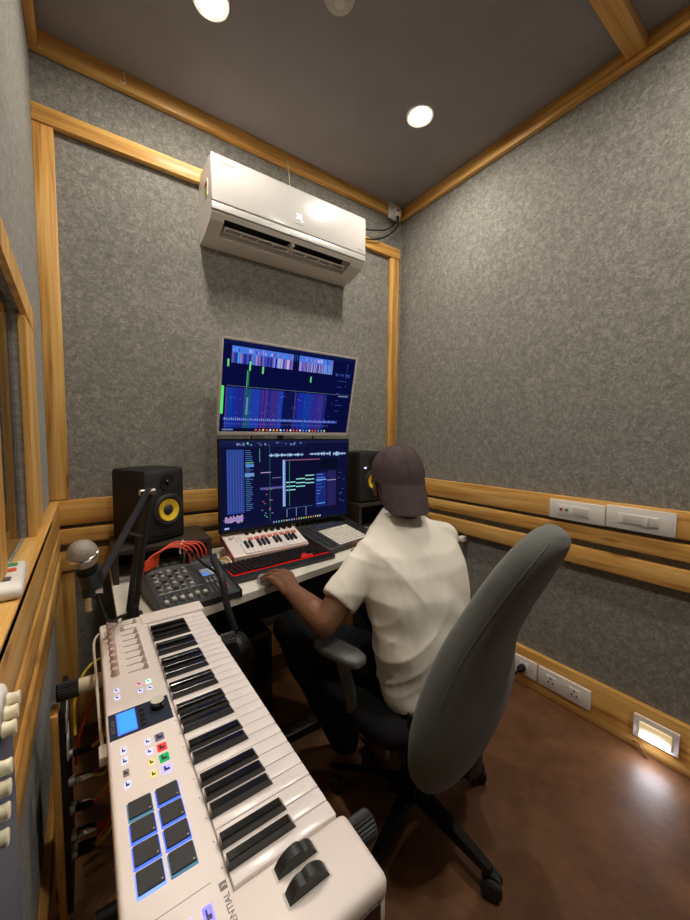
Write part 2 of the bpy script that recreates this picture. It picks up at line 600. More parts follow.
for k in range(2):
    xa = VX0 + 0.012 + k * 0.335
    b = MB()
    for j, (yy, zz) in enumerate(((1.700, 2.150), (1.726, 2.143))):
        b.box((xa, yy - 0.0022, zz - 0.002), (xa + 0.318, yy + 0.0022, zz + 0.002), 0, 0.001)
    for q in range(5):
        xx = xa + 0.004 + q * 0.0775
        b.box((xx - 0.002, 1.700, 2.143), (xx + 0.002, 1.726, 2.150))
    b.build('louvre', mat('louvre_white', (244, 240, 234), 0.4), t)
MB().box((VX0 + 0.33, 1.668, 2.150), (VX0 + 0.345, 1.74, 2.175), 0, 0.002).build('louvre_hinge', M['white'], t)
b = MB().mesh(text_mesh('25', 0.034), basis((0.862, 1.6393, 2.272), (1, 0, 0), (0, 0, 1)))
b.box((0.893, 1.6390, 2.262), (0.899, 1.6396, 2.268))
b.build('temperature_display', glow('ac_digits', (190, 220, 255), 2.2), t, smooth=None)['label'] = 'lit digits'
b = MB()
for i in range(9):
    b.box((0.505 + i * 0.0065, 1.6392, 2.377), (0.510 + i * 0.0065, 1.6398, 2.383))
    b.box((0.855 + i * 0.0055, 1.6392, 2.246), (0.859 + i * 0.0055, 1.6398, 2.249))
for i in range(6):
    b.box((1.235 + i * 0.0055, 1.6392, 2.232), (1.239 + i * 0.0055, 1.6398, 2.236))
b.build('faint_marking', M['legend'], t, smooth=None)
b = MB()
b.box((AX0 - 0.0015, 1.70, 2.262), (AX0, 1.745, 2.335), 0)
b.box((AX0 - 0.0022, 1.704, 2.304), (AX0 - 0.001, 1.741, 2.328), 1)
b.box((AX0 - 0.0022, 1.704, 2.266), (AX0 - 0.001, 1.741, 2.298), 2)
b.build('energy_label', [M['white'], mat('label_red', (170, 90, 60), 0.6), mat('label_green', (170, 176, 90), 0.6)], t, smooth=None)

tag(MB().tube([(0.905, 1.818, 2.66), (0.91, 1.81, 2.60), (0.905, 1.79, 2.52), (0.915, 1.78, 2.412)], 0.0022, 6).build('hanging_wire', M['cream']), 'thin pale wire dropping from the ceiling trim to the top of the air conditioner', 'wire')
tag(MB().tube([(0.175, 1.820, 2.69), (0.178, 1.812, 2.655), (0.172, 1.808, 2.64), (0.160, 1.812, 2.65)], 0.002, 6).build('wire_hook', M['cream']), 'small bent wire hook on the ceiling trim left of the air conditioner', 'hook')
# socket at the ceiling corner
t = thing('ceiling_socket', 'small white power socket with a plug in the top corner of the room', 'socket', (1.655, 1.818, 2.605))
MB().box((1.607, 1.806, 2.605), (1.700, 1.822, 2.70), 0, 0.004).build('socket_box', M['white'], t)
b = MB().box((1.640, 1.785, 2.618), (1.690, 1.808, 2.672), 0, 0.006).box((1.655, 1.782, 2.645), (1.668, 1.786, 2.656), 1)
b.build('plug', [M['white'], M['matte']], t)
MB().tube([(1.66, 1.79, 2.622), (1.65, 1.79, 2.58), (1.58, 1.80, 2.515), (1.48, 1.80, 2.48), (1.38, 1.80, 2.45), (1.29, 1.80, 2.385)], 0.004, 8).build('cord', M['matte'], t)
MB().tube([(1.668, 1.79, 2.622), (1.665, 1.79, 2.56), (1.60, 1.80, 2.49), (1.50, 1.80, 2.43), (1.40, 1.81, 2.41), (1.288, 1.81, 2.36)], 0.004, 8).build('cord', M['matte'], t)

# ------------------------------------------------------------------ wall plates on the right wall
def plate(name, label, cat, y0, y1, z0, z1, xf, group=None):
    t = thing(name, label, cat, (xf, (y0 + y1) / 2, z0), group)
    MB().box((xf - 0.010, y0, z0), (xf, y1, z1), 0, 0.002).build('cover_plate', M['white'], t)
    return t
XF = XR - 0.03
t = plate('switch_plate', 'white wall plate with red and green buttons above the chair back', 'switch plate', 0.594, 0.812, 0.862, 0.946, XF)
MB().box((XF - 0.013, 0.648, 0.882), (XF - 0.009, 0.776, 0.926), 0, 0.001).build('module_frame', M['white'], t)
MB().box((XF - 0.015, 0.652, 0.886), (XF - 0.012, 0.712, 0.922), 0, 0.001).build('blank_module', M['grey'], t)
for yy, k in ((0.760, 'label_red2'), (0.738, 'label_green2')):
    MB().cyl((XF - 0.0125, yy, 0.906), (XF - 0.018, yy, 0.906), 0.007, 0.006).build('push_button', mat(k, (160, 40, 34) if 'red' in k else (60, 120, 80), 0.4), t)
t = plate('switch_plate', 'white wall plate with grey rocker switches at the right photo edge', 'switch plate', 0.372, 0.589, 0.864, 0.953, XF)
MB().box((XF - 0.013, 0.420, 0.888), (XF - 0.009, 0.548, 0.928), 0, 0.001).build('module_frame', M['white'], t)
MB().box((XF - 0.015, 0.466, 0.891), (XF - 0.012, 0.530, 0.925), 0, 0.001).build('rocker', M['grey'], t)
MB().box((XF - 0.015, 0.424, 0.891), (XF - 0.012, 0.448, 0.925), 0, 0.001).build('rocker', M['grey'], t)
MB().box((XF - 0.018, 0.450, 0.888), (XF - 0.012, 0.465, 0.928), 0, 0.001).build('rocker', M['white'], t)
XB = XR - 0.025
def sock(t, yc, zc):
    b = MB().box((XB - 0.013, yc - 0.022, zc - 0.022), (XB - 0.009, yc + 0.022, zc + 0.022), 0, 0.001)
    b.box((XB - 0.0138, yc - 0.003, zc + 0.006), (XB - 0.0125, yc + 0.003, zc + 0.015), 1)
    for s in (-1, 1):
        b.box((XB - 0.0138, yc + s * 0.010 - 0.003, zc - 0.012), (XB - 0.0125, yc + s * 0.010 + 0.003, zc - 0.004), 1)
    return b.build('socket', [M['white'], M['slot']], t)
t = plate('socket_plate', 'white socket plate holding a black plug low on the right wall', 'socket plate', 0.842, 1.06, 0.055, 0.140, XB)
sock(t, 0.905, 0.097)
sock(t, 1.00, 0.097)
tp = thing('black_plug', 'black plug pushed into the low socket plate beside the chair', 'plug', (XB - 0.03, 0.905, 0.097))
b = MB().lathe([(0.014, 0), (0.017, 0.008), (0.016, 0.03), (0.008, 0.042), (0.0, 0.043)], (XB - 0.014, 0.905, 0.097), (-1, 0, -0.1), 16)
b.build('plug_body', M['matte'], tp)
MB().tube([(XB - 0.05, 0.905, 0.094), (XB - 0.08, 0.93, 0.06), (XB - 0.09, 1.0, 0.01), (XB - 0.10, 1.15, 0.006), (XB - 0.2, 1.4, 0.006)], 0.004, 8).build('cord', M['matte'], tp)
t = plate('socket_plate', 'white double socket plate with empty outlets between the plugged socket and the lit night light', 'socket plate', 0.613, 0.834, 0.054, 0.140, XB)
sock(t, 0.675, 0.097)
sock(t, 0.775, 0.097)
t = plate('night_light', 'glowing white foot light set in the baseboard at the lower right', 'night light', 0.325, 0.462, 0.058, 0.146, XB)
b = MB().box((XB - 0.018, 0.345, 0.072), (XB - 0.009, 0.442, 0.127), 0, 0.003)
b.build('lens', mat('amber_lens', (244, 226, 190), 0.4, emit=(255, 224, 160), estr=0.22), t)
MB().box((XB - 0.022, 0.35, 0.073), (XB - 0.0175, 0.437, 0.088), 0, 0.001).build('led_bar', glow('led_bar_glow', (235, 240, 255), 60.0), t)['label'] = 'bright white light strip'
tag(MB().tube([(XB - 0.006, 0.462, 0.03), (XB - 0.012, 0.44, 0.035), (XB - 0.02, 0.425, 0.02), (XB - 0.025, 0.41, 0.004)], 0.0035, 8).build('cable_stub', mat('brown_cable', (120, 70, 40), 0.5)), 'short brown cable end poking out under the night light', 'cable')
tag(MB().box((XR - 0.05, 1.272, 0.630), (XR - 0.001, 1.300, 0.662), 0, 0.004).cyl((XR - 0.05, 1.286, 0.646), (XR - 0.062, 1.286, 0.646), 0.01).build('wall_adapter', M['white']), "small white adapter on the right wall behind the person's shoulder", 'adapter')

# ------------------------------------------------------------------ desk
DZ = 0.675
t = thing('desk', 'white laminate desk along the back wall under the monitors', 'desk', (0.7, 1.5, 0))
fy = lambda x: 1.189 + 0.19 * (x - 0.332)
ol = [(0.06, fy(0.06) - 0.0), (1.45, fy(1.45)), (1.45, 1.80), (0.06, 1.80)]
MB().prism(ol, 2, DZ - 0.027, DZ).build('desk_top', M['desk'], t, smooth=None)
for x, y in ((0.11, 1.25), (1.40, 1.44), (0.11, 1.74), (1.40, 1.74)):
    MB().box((x - 0.02, y - 0.02, 0), (x + 0.02, y + 0.02, DZ - 0.027), 0, 0.003).build('leg', M['matte'], t)
MB().box((0.13, 1.70, 0.30), (1.38, 1.715, DZ - 0.027), 0).build('modesty_panel', M['matte'], t)
# computer tower under the desk
t = thing('computer_tower', 'black computer tower standing in the dark under the desk', 'computer', (0.52, 1.55, 0))
MB().box((0.42, 1.36, 0.012), (0.60, 1.68, 0.42), 0, 0.006).build('case', M['black'], t)
MB().box((0.425, 1.352, 0.02), (0.595, 1.362, 0.412), 0, 0.004).build('front_panel', M['gloss'], t)
MB().box((0.44, 1.349, 0.37), (0.446, 1.353, 0.376), 0).build('power_light', M['lr'], t)
for sx in (0.44, 0.58):
    for sy in (1.38, 1.66):
        MB().cyl((sx, sy, 0), (sx, sy, 0.013), 0.012).build('foot', M['rubber'], t)
t = thing('power_strip', 'dark power strip with an orange light on the floor under the desk', 'power strip', (0.63, 1.28, 0))
MB().box((0.54, 1.25, 0.0), (0.80, 1.31, 0.035), 0, 0.005).build('housing', M['black'], t)
MB().box((0.56, 1.27, 0.035), (0.58, 1.29, 0.041), 0, 0.002).build('switch', glow('orange_switch', (255, 120, 40), 0.5), t)
for k in range(3):
    MB().cyl((0.63 + k * 0.055, 1.28, 0.034), (0.63 + k * 0.055, 1.28, 0.037), 0.02).build('outlet', M['slot'], t)

# ------------------------------------------------------------------ monitors
def monitor(label, c, wd, hg, tilt, bezel, bz, ui, extra=None):
    # local: x right, y away from the viewer, z up
    rot = Matrix.Rotation(0.024, 3, 'Z') @ Matrix.Rotation(tilt, 3, 'X')
    t = thing('computer_monitor', label, 'monitor', c, None, rot)
    b = MB()
    lo, hi = (-wd / 2, 0.0, -hg / 2), (wd / 2, 0.016, hg / 2)
    b.box((-wd / 2, 0.001, -hg / 2), (wd / 2, 0.018, hg / 2), 0, 0.003)
    for a in ((-wd / 2, -hg / 2, wd / 2, -hg / 2 + bz * 1.5), (-wd / 2, hg / 2 - bz, wd / 2, hg / 2), (-wd / 2, -hg / 2, -wd / 2 + bz, hg / 2), (wd / 2 - bz, -hg / 2, wd / 2, hg / 2)):
        b.box((a[0], -0.004, a[1]), (a[2], 0.003, a[3]), 0, 0.001)
    b.build('frame', bezel, t, local=True)
    MB().box((-wd * 0.3, 0.018, -hg * 0.3), (wd * 0.3, 0.04, hg * 0.3), 0, 0.01).build('rear_housing', M['black'], t, local=True)
    # picture: layered flat rectangles of one mesh
    sw, sh = wd - 2 * bz, hg - 2.5 * bz
    x0, z1 = -sw / 2, hg / 2 - bz
    cols = {}
    mats = []
    b = MB()
    for n, (u0, v0, u1, v1, rgb) in enumerate(ui):
        if rgb not in cols:
            cols[rgb] = len(mats)
            mats.append(glow('screen_%d_%d_%d' % rgb, rgb, 0.56))
        y = -0.0002 - 0.0000025 * n
        b.quad([(x0 + u0 * sw, y, z1 - v1 * sh), (x0 + u1 * sw, y, z1 - v1 * sh), (x0 + u1 * sw, y, z1 - v0 * sh), (x0 + u0 * sw, y, z1 - v0 * sh)], cols[rgb])
    b.build('screen', mats, t, smooth=None, local=True)
    if extra:
        extra(t, wd, hg)
    return t

rnd = random.Random(3)
UP = [(0, 0, 1, 1, (8, 12, 58))]
U = UP.append
U((0, 0, 1, .04, (14, 22, 70)))
U((0.055, 0.055, 0.80, 0.125, (70, 120, 225)))
x = 0.055
PAL = [(150, 140, 225), (60, 80, 190), (190, 180, 235), (36, 50, 150), (110, 100, 200), (80, 150, 235), (130, 100, 170)]
while x < 0.80:
    wv = rnd.choice((.004, .006, .009, .013))
    if not (0.47 < x < 0.515):
        U((x, 0.125, min(x + wv, .8), 0.235, rnd.choice(PAL)))
        if rnd.random() < .7:
            U((x, 0.06 + rnd.random() * .03, min(x + wv, .8), 0.11, rnd.choice(PAL)))
    else:
        U((x, 0.055, x + wv, 0.235, (10, 14, 60)))
    x += wv + rnd.choice((0, .002, .004))
for k in range(60):
    u = rnd.uniform(.83, .96)
    U((u, .20 + rnd.random() * .04, u + .004, .21 + rnd.random() * .04, (50, 70, 150)))
for u, a, c in ((.03, .20, .28), (.17, .20, .30), (.258, .24, .32), (.622, .29, .36)):
    U((u, a, u + .011, c, (110, 220, 120)))
U((.158, .30, .174, .47, (40, 110, 80)))
U((.16, .30, .163, .50, (90, 200, 110)))
for k in range(70):
    U((.04 + k * .0135, .480, .044 + k * .0135, .486, (150, 180, 200)))
U((0.0, .49, .018, .80, (90, 230, 110)))
x = .03
PAL2 = [(24, 42, 150), (34, 36, 130), (44, 40, 140), (20, 56, 150), (30, 60, 165), (56, 44, 130), (22, 34, 120)]
while x < .77:
    wv = rnd.choice((.02, .03, .045, .06))
    c = rnd.choice(PAL2) if not (.45 < x + wv / 2 < .53) else (12, 20, 74)
    if .155 < x + wv / 2 < .21:
        c = (28, 80, 110)
    U((x, .50, min(x + wv, .78), .96, c))
    if rnd.random() < .35:
        U((x, .50, x + .006, .96, (96, 50, 120)))
    x += wv
U((.165, .60, .178, .80, (100, 130, 190)))
for k in range(80):
    U((.03 + rnd.random() * .72, .56 + rnd.random() * .22, .034 + 0, .0, (0, 0, 0))) if False else None
for k in range(40):
    u = .03 + rnd.random() * .8
    v = .55 + rnd.random() * .28
    U((u, v, u + .012, v + .004, (90, 110, 200)))
U((.02, .835, .90, .872, (40, 62, 150)))
for k in range(62):
    U((.03 + k * .0138, .84 + .006 * (k % 3), .036 + k * .0138, .866, (140, 160, 225)))
for k in range(50):
    U((.03 + k * .016, .905, .034 + k * .016, .915, (110, 130, 200)))
U((0, .955, 1, 1, (10, 14, 50)))
TB = [(230, 230, 240), (90, 150, 255), (240, 200, 70), (230, 90, 80), (120, 220, 120), (240, 160, 60)]
for k in range(22):
    u = .24 + k * .026
    U((u, .966, u + .012, .988, rnd.choice(TB)))
for k in range(6):
    U((.02 + k * .012, .968, .028 + k * .012, .986, (120, 140, 220)))
for v in (.08, .10, .13, .17, .21, .25, .3, .36):
    U((.93, v, .935, v + .01, (80, 110, 180)))
U((.88, .50, .97, .507, (150, 170, 230)))
for v in (.3, .38, .46, .56, .62, .7):
    U((.86, v, .88 + rnd.random() * .06, v + .006, (50, 80, 160)))

LO = [(0, 0, 1, 1, (14, 17, 52))]
U = LO.append
U((0, 0, 1, .03, (24, 30, 70)))
U((0, .03, .62, .075, (20, 26, 64)))
for k in range(30):
    u = .1 + rnd.random() * .5
    U((u, .018 + rnd.random() * .04, u + .012, .028 + rnd.random() * .03, (110, 130, 180)))
U((.175, .02, .187, .035, (110, 220, 130)))
U((.04, .10, .155, .82, (44, 66, 140)))
for k in range(6):
    U((.045 + k * .018, .11, .049 + k * .018, .80, (70, 96, 180)))
for k in range(26):
    U((.04, .13 + k * .027, .155, .133 + k * .027, (30, 44, 110)))
for k in range(32):
    v = .11 + k * .022
    U((.165, v, .19 + rnd.random() * .03, v + .008, (70, 110, 170)))
U((.165, .27, .222, .30, (90, 140, 215)))
U((.16, .37, .224, .41, (110, 150, 205)))
U((.165, .245, .222, .26, (90, 150, 110)))
for k in range(16):
    U((.025 + k * .0075, .865 - rnd.random() * .03, .03 + k * .0075, .90 + rnd.random() * .03, (200, 170, 220)))
U((.015, .875, .15, .885, (150, 120, 200)))
U((.262, .09, .266, .25, (80, 170, 120)))
U((.335, .06, .339, .98, (40, 90, 90)))
U((.27, .37, .345, .378, (200, 160, 210)))
U((.265, .55, .445, .575, (90, 84, 150)))
U((.355, .44, .42, .447, (130, 120, 190)))
for k in range(10):
    U((.275 + rnd.random() * .06, .55 + rnd.random() * .3, .285 + rnd.random() * .06, 0, (0, 0, 0))) if False else None
for k in range(14):
    u, v = .27 + rnd.random() * .08, .56 + rnd.random() * .34
    U((u, v, u + .012, v + .008, rnd.choice([(190, 150, 200), (90, 200, 120), (130, 140, 200), (200, 90, 110)])))
def wave(u0, u1, vc, amp):
    n = int((u1 - u0) / .0042)
    for k in range(n):
        a = amp * (0.15 + 0.85 * rnd.random() ** 2)
        U((u0 + k * .0042, vc - a, u0 + k * .0042 + .0036, vc + a, (176, 208, 244)))
wave(.33, .60, .175, .022)
wave(.655, .84, .172, .03)
wave(.865, .985, .176, .03)
U((.435, .235, .455, .80, (150, 190, 245)))
for k in range(28):
    U((.445, .245 + k * .0195, .455, .252 + k * .0195, (40, 60, 150)))
U((.455, .235, .745, .80, (12, 14, 44)))
U((.46, .235, .745, .245, (150, 90, 120)))
U((.745, .235, .90, .37, (10, 12, 34)))
for k, u in enumerate((.46, .54, .617)):
    for q, v in enumerate((.505, .555, .60)):
        vv = v - .035 * k
        U((u, vv, u + .075, vv + .012, (150, 225, 220)))
U((.485, .25, .489, .80, (60, 130, 100)))
for u, v in ((.465, .84), (.54, .83), (.62, .83)):
    U((u, v, u + .003, .94, (150, 170, 210)))
U((.465, .83, .68, .834, (90, 110, 170)))
U((.705, .42, .80, .86, (26, 40, 110)))
for k in range(10):
    v = .43 + k * .042
    U((.715, v, .72 + rnd.random() * .075, v + .014, rnd.choice([(70, 110, 200), (50, 80, 170), (90, 140, 220)])))
U((.71, .50, .80, .516, (110, 160, 230)))
U((.81, .40, .89, .86, (38, 34, 86)))
U((.81, .516, .89, .526, (150, 150, 190)))
for k in range(8):
    u = .905 + rnd.random() * .05
    v = .42 + rnd.random() * .4
    U((u, v, u + .02, v + .005, (80, 100, 170)))
U((0, .955, 1, 1, (16, 20, 54)))
for k in range(20):
    U((.36 + k * .02, .966, .368 + k * .02, .986, rnd.choice(TB + [(160, 170, 220)] * 3)))
U((.02, .965, .05, .985, (170, 180, 230)))

def cables_down(t, wd, hg):
    pass
monitor('silver-framed computer monitor tilted down, mounted above the other monitor', (0.813, 1.579, 1.428), 0.705, 0.411, 0.22, mat('white_bezel', (206, 200, 196), 0.4), 0.010, UP)
monitor('black-framed computer monitor standing right behind the small keyboards', (0.832, 1.645, 0.995), 0.718, 0.428, 0.0, M['matte'], 0.008, LO)
t = thing('monitor_mount', 'black pole mount behind the two stacked monitors', 'monitor mount', (0.83, 1.75, DZ))
MB().cyl((0.83, 1.76, DZ), (0.83, 1.76, 1.50), 0.017).build('pole', M['black'], t)
MB().box((0.77, 1.71, DZ), (0.89, 1.795, DZ + 0.012), 0, 0.003).build('base', M['black'], t)
for z, y in ((1.003, 1.685), (1.426, 1.625)):
    MB().box((0.81, y, z - 0.02), (0.85, 1.76, z + 0.02), 0, 0.003).build('bracket', M['black'], t)
tag(MB().tube([(0.64, 1.675, 1.225), (0.642, 1.68, 1.20), (0.642, 1.68, 1.15)], 0.0035, 6).tube([(0.98, 1.68, 1.24), (0.98, 1.69, 1.20), (0.98, 1.69, 1.15)], 0.0035, 6).build('monitor_cable', M['matte']), 'black cables running down between the upper and lower monitor', 'cable')

# ------------------------------------------------------------------ speakers and their risers
def riser(label, lo, hi):
    t = thing('speaker_riser', label, 'riser', ((lo[0] + hi[0]) / 2, (lo[1] + hi[1]) / 2, lo[2]), 'risers under the speakers')
    MB().box((lo[0], lo[1], hi[2] - 0.018), hi, 0, 0.002).build('top_board', M['riser'], t)
    for x in (lo[0], hi[0] - 0.018):
        MB().box((x, lo[1] + 0.004, lo[2]), (x + 0.018, hi[1], hi[2] - 0.018), 0).build('side_board', M['riser'], t)
    MB().box((lo[0] + 0.018, hi[1] - 0.02, lo[2]), (hi[0] - 0.018, hi[1] - 0.008, hi[2] - 0.018), 0).build('back_board', M['matte'], t)
riser('dark wooden riser under the yellow-coned speaker, behind the mixer', (0.065, 1.545, DZ), (0.415, 1.80, 0.80))
riser('dark wooden riser under the speaker half hidden by the cap', (1.232, 1.60, DZ), (1.52, 1.80, 0.845))

def speaker(label, p, ang):
    W, D, Hh = 0.198, 0.195, 0.290
    t = thing('studio_speaker', label, 'speaker', p, 'studio monitor speakers', Matrix.Rotation(ang, 3, 'Z'))
    # local: x 0..W from the front-left corner, y 0..D backwards
    b = MB()
    ch = 0.022
    ol = [(0.0, 0.03), (0.012, 0.012), (ch + 0.015, 0.0), (W - ch - 0.015, 0.0), (W - 0.012, 0.012), (W, 0.03), (W, D), (0, D)]
    def ring(z, s):
        return [(W / 2 + (x - W / 2) * s, D / 2 + (y - D / 2) * (1 if y > 0.02 else 1), z) for x, y in ol]
    def ring2(z, inset, fr):
        out = []
        for x, y in ol:
            xx = W / 2 + (x - W / 2) * (1 - inset)
            out.append((xx, max(y, fr) if y < 0.031 else y, z))
        return out
    b.rings([ring2(0, .05, .012), ring2(0.012, 0, 0.0), ring2(Hh - 0.02, 0, 0.0), ring2(Hh - 0.005, 0.03, 0.008), ring2(Hh, .1, .02)])
    b.build('cabinet', M['vinyl'], t, local=True, smooth=30)
    cx, cz = W / 2 + 0.004, 0.124
    b = MB().lathe([(0.064, 0.000), (0.066, 0.005), (0.061, 0.009), (0.053, 0.010), (0.045, 0.004)], (cx, 0.0, cz), (0, -1, 0), 48)
    b.build('surround', M['rubber'], t, local=True)
    b = MB().lathe([(0.044, 0.010), (0.040, 0.0085), (0.020, 0.002), (0.020, 0.0005), (0.045, 0.0005)], (cx, -0.0, cz), (0, -1, 0), 48)
    b.build('cone', M['cone'], t, local=True)['label'] = 'yellow speaker cone'
    MB().lathe([(0.0, 0.012), (0.012, 0.010), (0.020, 0.005), (0.022, 0.001), (0.0, 0.001)], (cx, 0.0, cz), (0, -1, 0), 32).build('dust_cap', M['rubber'], t, local=True)
    MB().lathe([(0.034, 0.001), (0.033, 0.004), (0.026, 0.002), (0.014, 0.001), (0.0, 0.001), (0.0, 0.0005), (0.034, 0.0)], (cx, 0.0, 0.236), (0, -1, 0), 36).build('waveguide', M['black'], t, local=True)
    MB().ball((cx, -0.002, 0.236), (0.012, 0.008, 0.012)).build('tweeter', M['gloss'], t, local=True)
    MB().box((0.034, -0.002, 0.196), (0.049, 0.001, 0.205), 0).build('badge', glow('speaker_badge', (205, 215, 255), 0.9), t, local=True)['label'] = 'small white lit badge'
    b = MB()
    b.tube([(0.035, -0.001, 0.034), (W / 2, -0.003, 0.028), (W - 0.035, -0.001, 0.034)], 0.004, 8)
    b.box((0.035, -0.001, 0.030), (W - 0.035, 0.002, 0.044), 1, 0.002)
    b.build('port', [M['gloss'], M['slot']], t, local=True)
speaker('black studio speaker with a yellow cone beside the mixer', (0.170, 1.560, 0.80), 0.48)
speaker('black studio speaker partly hidden behind the brown cap', (1.240, 1.615, 0.845), -0.02)

# ------------------------------------------------------------------ mixer with cables
t = thing('audio_mixer', 'dark grey audio mixer with knob rows at the left of the desk', 'mixer', (0.168, 1.172, DZ), None, Matrix.Rotation(0.10, 3, 'Z'))
MW, MD = 0.245, 0.285
fz = lambda y: 0.022 + 0.052 * min(1.0, y / 0.21)
b = MB()
side = [(0, 0.004), (0, 0.022), (0.21, 0.074), (0.225, 0.082), (0.275, 0.078), (0.285, 0.004)]
b.prism(side, 0, 0.0, MW)
b.build('chassis', M['dark'], t, local=True, smooth=None)
for x in (-0.006, MW):
    MB().prism([(-.004, 0.0), (-.004, 0.026), (0.208, 0.080), (0.225, 0.088), (0.278, 0.084), (0.289, 0.0)], 0, x, x + 0.006).build('end_cheek', M['black'], t, local=True, smooth=None)
TL = math.atan2(0.052, 0.21)
nrm = Vector((0, -math.sin(TL), math.cos(TL)))
KC = [mat('knob_grey', (132, 132, 134), 0.5), mat('knob_light', (168, 166, 162), 0.5), mat('knob_dark', (70, 70, 74), 0.5)]
kp = None
for i in range(5):
    for j in range(5):
        x, y = 0.022 + i * 0.024, 0.098 + j * 0.024
        p = Vector((x, y, fz(y)))
        if kp is None:
            kp = [MB().lathe([(0.0075, 0), (0.006, 0.010), (0.0, 0.0105)], (0, 0, 0), nrm, 12).build('knob', [m], t, local=True) for m in KC]
            for q in kp[1:]:
                pass
            first = True
        if i < 3 and j == 0:
            o = kp[i]
        else:
            o = kp[(i + j * 2) % 3].copy()
            COL.objects.link(o)
            o.parent = t
        o.location = p
fd = None
b = MB()
for i in range(6):
    x = 0.022 + i * 0.024
    b.box((x - 0.001, 0.018, fz(0.018) - 0.001), (x + 0.001, 0.019, fz(0.018)))
    b.quad([(x - .0015, 0.018, fz(0.018) + .0004), (x + .0015, 0.018, fz(0.018) + .0004), (x + .0015, 0.078, fz(0.078) + .0004), (x - .0015, 0.078, fz(0.078) + .0004)])
b.build('fader_slot', M['slot'], t, local=True, smooth=None)
for i in range(6):
    x, y = 0.022 + i * 0.024, 0.036 + 0.004 * ((i * 2) % 3)
    if fd is None:
        fd = MB().box((-0.006, -0.009, 0), (0.006, 0.009, 0.009), 0, 0.002).build('fader_cap', M['grey'], t, local=True)
        o = fd
    else:
        o = fd.copy()
        COL.objects.link(o)
        o.parent = t
    o.location = (x, y, fz(y))
b = MB()
def onface(x0, y0, x1, y1, h, mi):
    b.quad([(x0, y0, fz(y0) + h), (x1, y0, fz(y0) + h), (x1, y1, fz(y1) + h), (x0, y1, fz(y1) + h)], mi)
onface(0.165, 0.125, 0.215, 0.168, 0.0015, 0)
onface(0.166, 0.127, 0.190, 0.145, 0.0020, 1)
onface(0.194, 0.127, 0.214, 0.166, 0.0020, 2)
b.build('effects_display', [mat('display_grey', (150, 165, 185), 0.3), glow('display_blue', (90, 140, 220), 0.6), mat('display_pale', (180, 190, 200), 0.4)], t, local=True, smooth=None)
b = MB()
for k in range(4):
    onface(0.010, 0.0855, 0.150, 0.087, 0.0006, 0) if k == 0 else None
for k in range(5):
    onface(0.165 + k * 0.014, 0.095, 0.172 + k * 0.014, 0.10, 0.0006, 0)
    onface(0.165 + k * 0.014, 0.03, 0.166 + k * 0.014, 0.075, 0.0006, 0)
for i in range(5):
    for j in range(5):
        onface(0.015 + i * 0.024, 0.0885 + j * 0.024, 0.029 + i * 0.024, 0.0897 + j * 0.024, 0.0006, 0)
        onface(0.0325 + i * 0.024, 0.094 + j * 0.024, 0.0335 + i * 0.024, 0.104 + j * 0.024, 0.0006, 0)
    for j in range(6):
        onface(0.026 + i * 0.024, 0.022 + j * 0.009, 0.031 + i * 0.024, 0.0228 + j * 0.009, 0.0006, 0)
b.build('panel_marking', M['grey'], t, local=True, smooth=None)
MB().box((0.196, 0.036, fz(.04) - .002), (0.218, 0.052, fz(.04) + .012), 0, 0.003).build('fader_cap', mat('red_cap', (190, 50, 44), 0.4), t, local=True)['label'] = 'red fader cap'
for k in range(6):
    x = 0.168 + 0.014 * (k % 3)
    y = 0.085 + 0.02 * (k // 3)
    MB().lathe([(0.005, 0), (0.004, 0.006), (0, 0.0065)], (x, y, fz(y)), nrm, 10).build('knob', KC[k % 2], t, local=True)
for k in range(8):
    x = 0.020 + k * 0.028
    MB().lathe([(0.010, 0.0), (0.010, 0.006), (0.006, 0.006), (0.006, 0.001)], (x, 0.252, 0.0805), (0, 0, 1), 16).build('jack', M['silver'], t, local=True)

def cable(label, pts, r, m, group=None, plug=None, name='audio_cable', cat='cable'):
    t = thing(name, label, cat, pts[0], group)
    MB().tube(pts, r, 8).build('cord', m, t)
    if plug is not None:
        for p, d in plug:
            p, d = Vector(p), Vector(d).normalized()
            MB().cyl(p, p + d * 0.035, 0.0075, 0.0065, 12).build('connector', M['matte'] if m not in (M['orange'],) else M['orange'], t)
    return t
for k in range(5):
    x0, x1 = 0.176 + k * 0.009, 0.295 + k * 0.017
    yb = 1.400 + 0.010 * k
    zp = 0.824 + 0.004 * ((k * 2) % 5) - 0.003 * k
    cable('orange patch cable looping over the back of the audio mixer', [(x0 - 0.022, yb - 0.012, 0.780), (x0 - 0.012, yb - 0.006, 0.800), (x0 + 0.012, yb, 0.813), (0.55 * x0 + 0.45 * x1, yb + 0.012, zp), (x1 - 0.02, yb + .010, 0.814), (x1, yb + .004, 0.785), (x1 + 0.002, yb + 0.004, 0.762)], 0.0032, M['orange'], 'orange patch cables over the mixer', [((x0 - 0.024, yb - .014, 0.762), (0.2, 0.1, 1))])
cable('thin white cable plugged into the middle of the mixer', [(0.27, 1.42, 0.765), (0.268, 1.42, 0.81), (0.285, 1.45, 0.83), (0.30, 1.50, 0.75), (0.33, 1.53, 0.70)], 0.003, M['wcable'], None, [((0.27, 1.42, 0.757), (0, 0, 1))])
cable('red cable plugged in among the mixer jacks', [(0.29, 1.415, 0.765), (0.292, 1.42, 0.80), (0.30, 1.45, 0.81), (0.32, 1.51, 0.72)], 0.004, M['red'], None, [((0.29, 1.415, 0.757), (0, 0, 1))])
cable('black cable lying across the mixer knobs', [(0.285, 1.43, 0.80), (0.30, 1.38, 0.80), (0.325, 1.31, 0.772), (0.345, 1.25, 0.76), (0.352, 1.19, 0.742), (0.352, 1.165, 0.70), (0.355, 1.16, 0.55)], 0.0045, M['matte'])
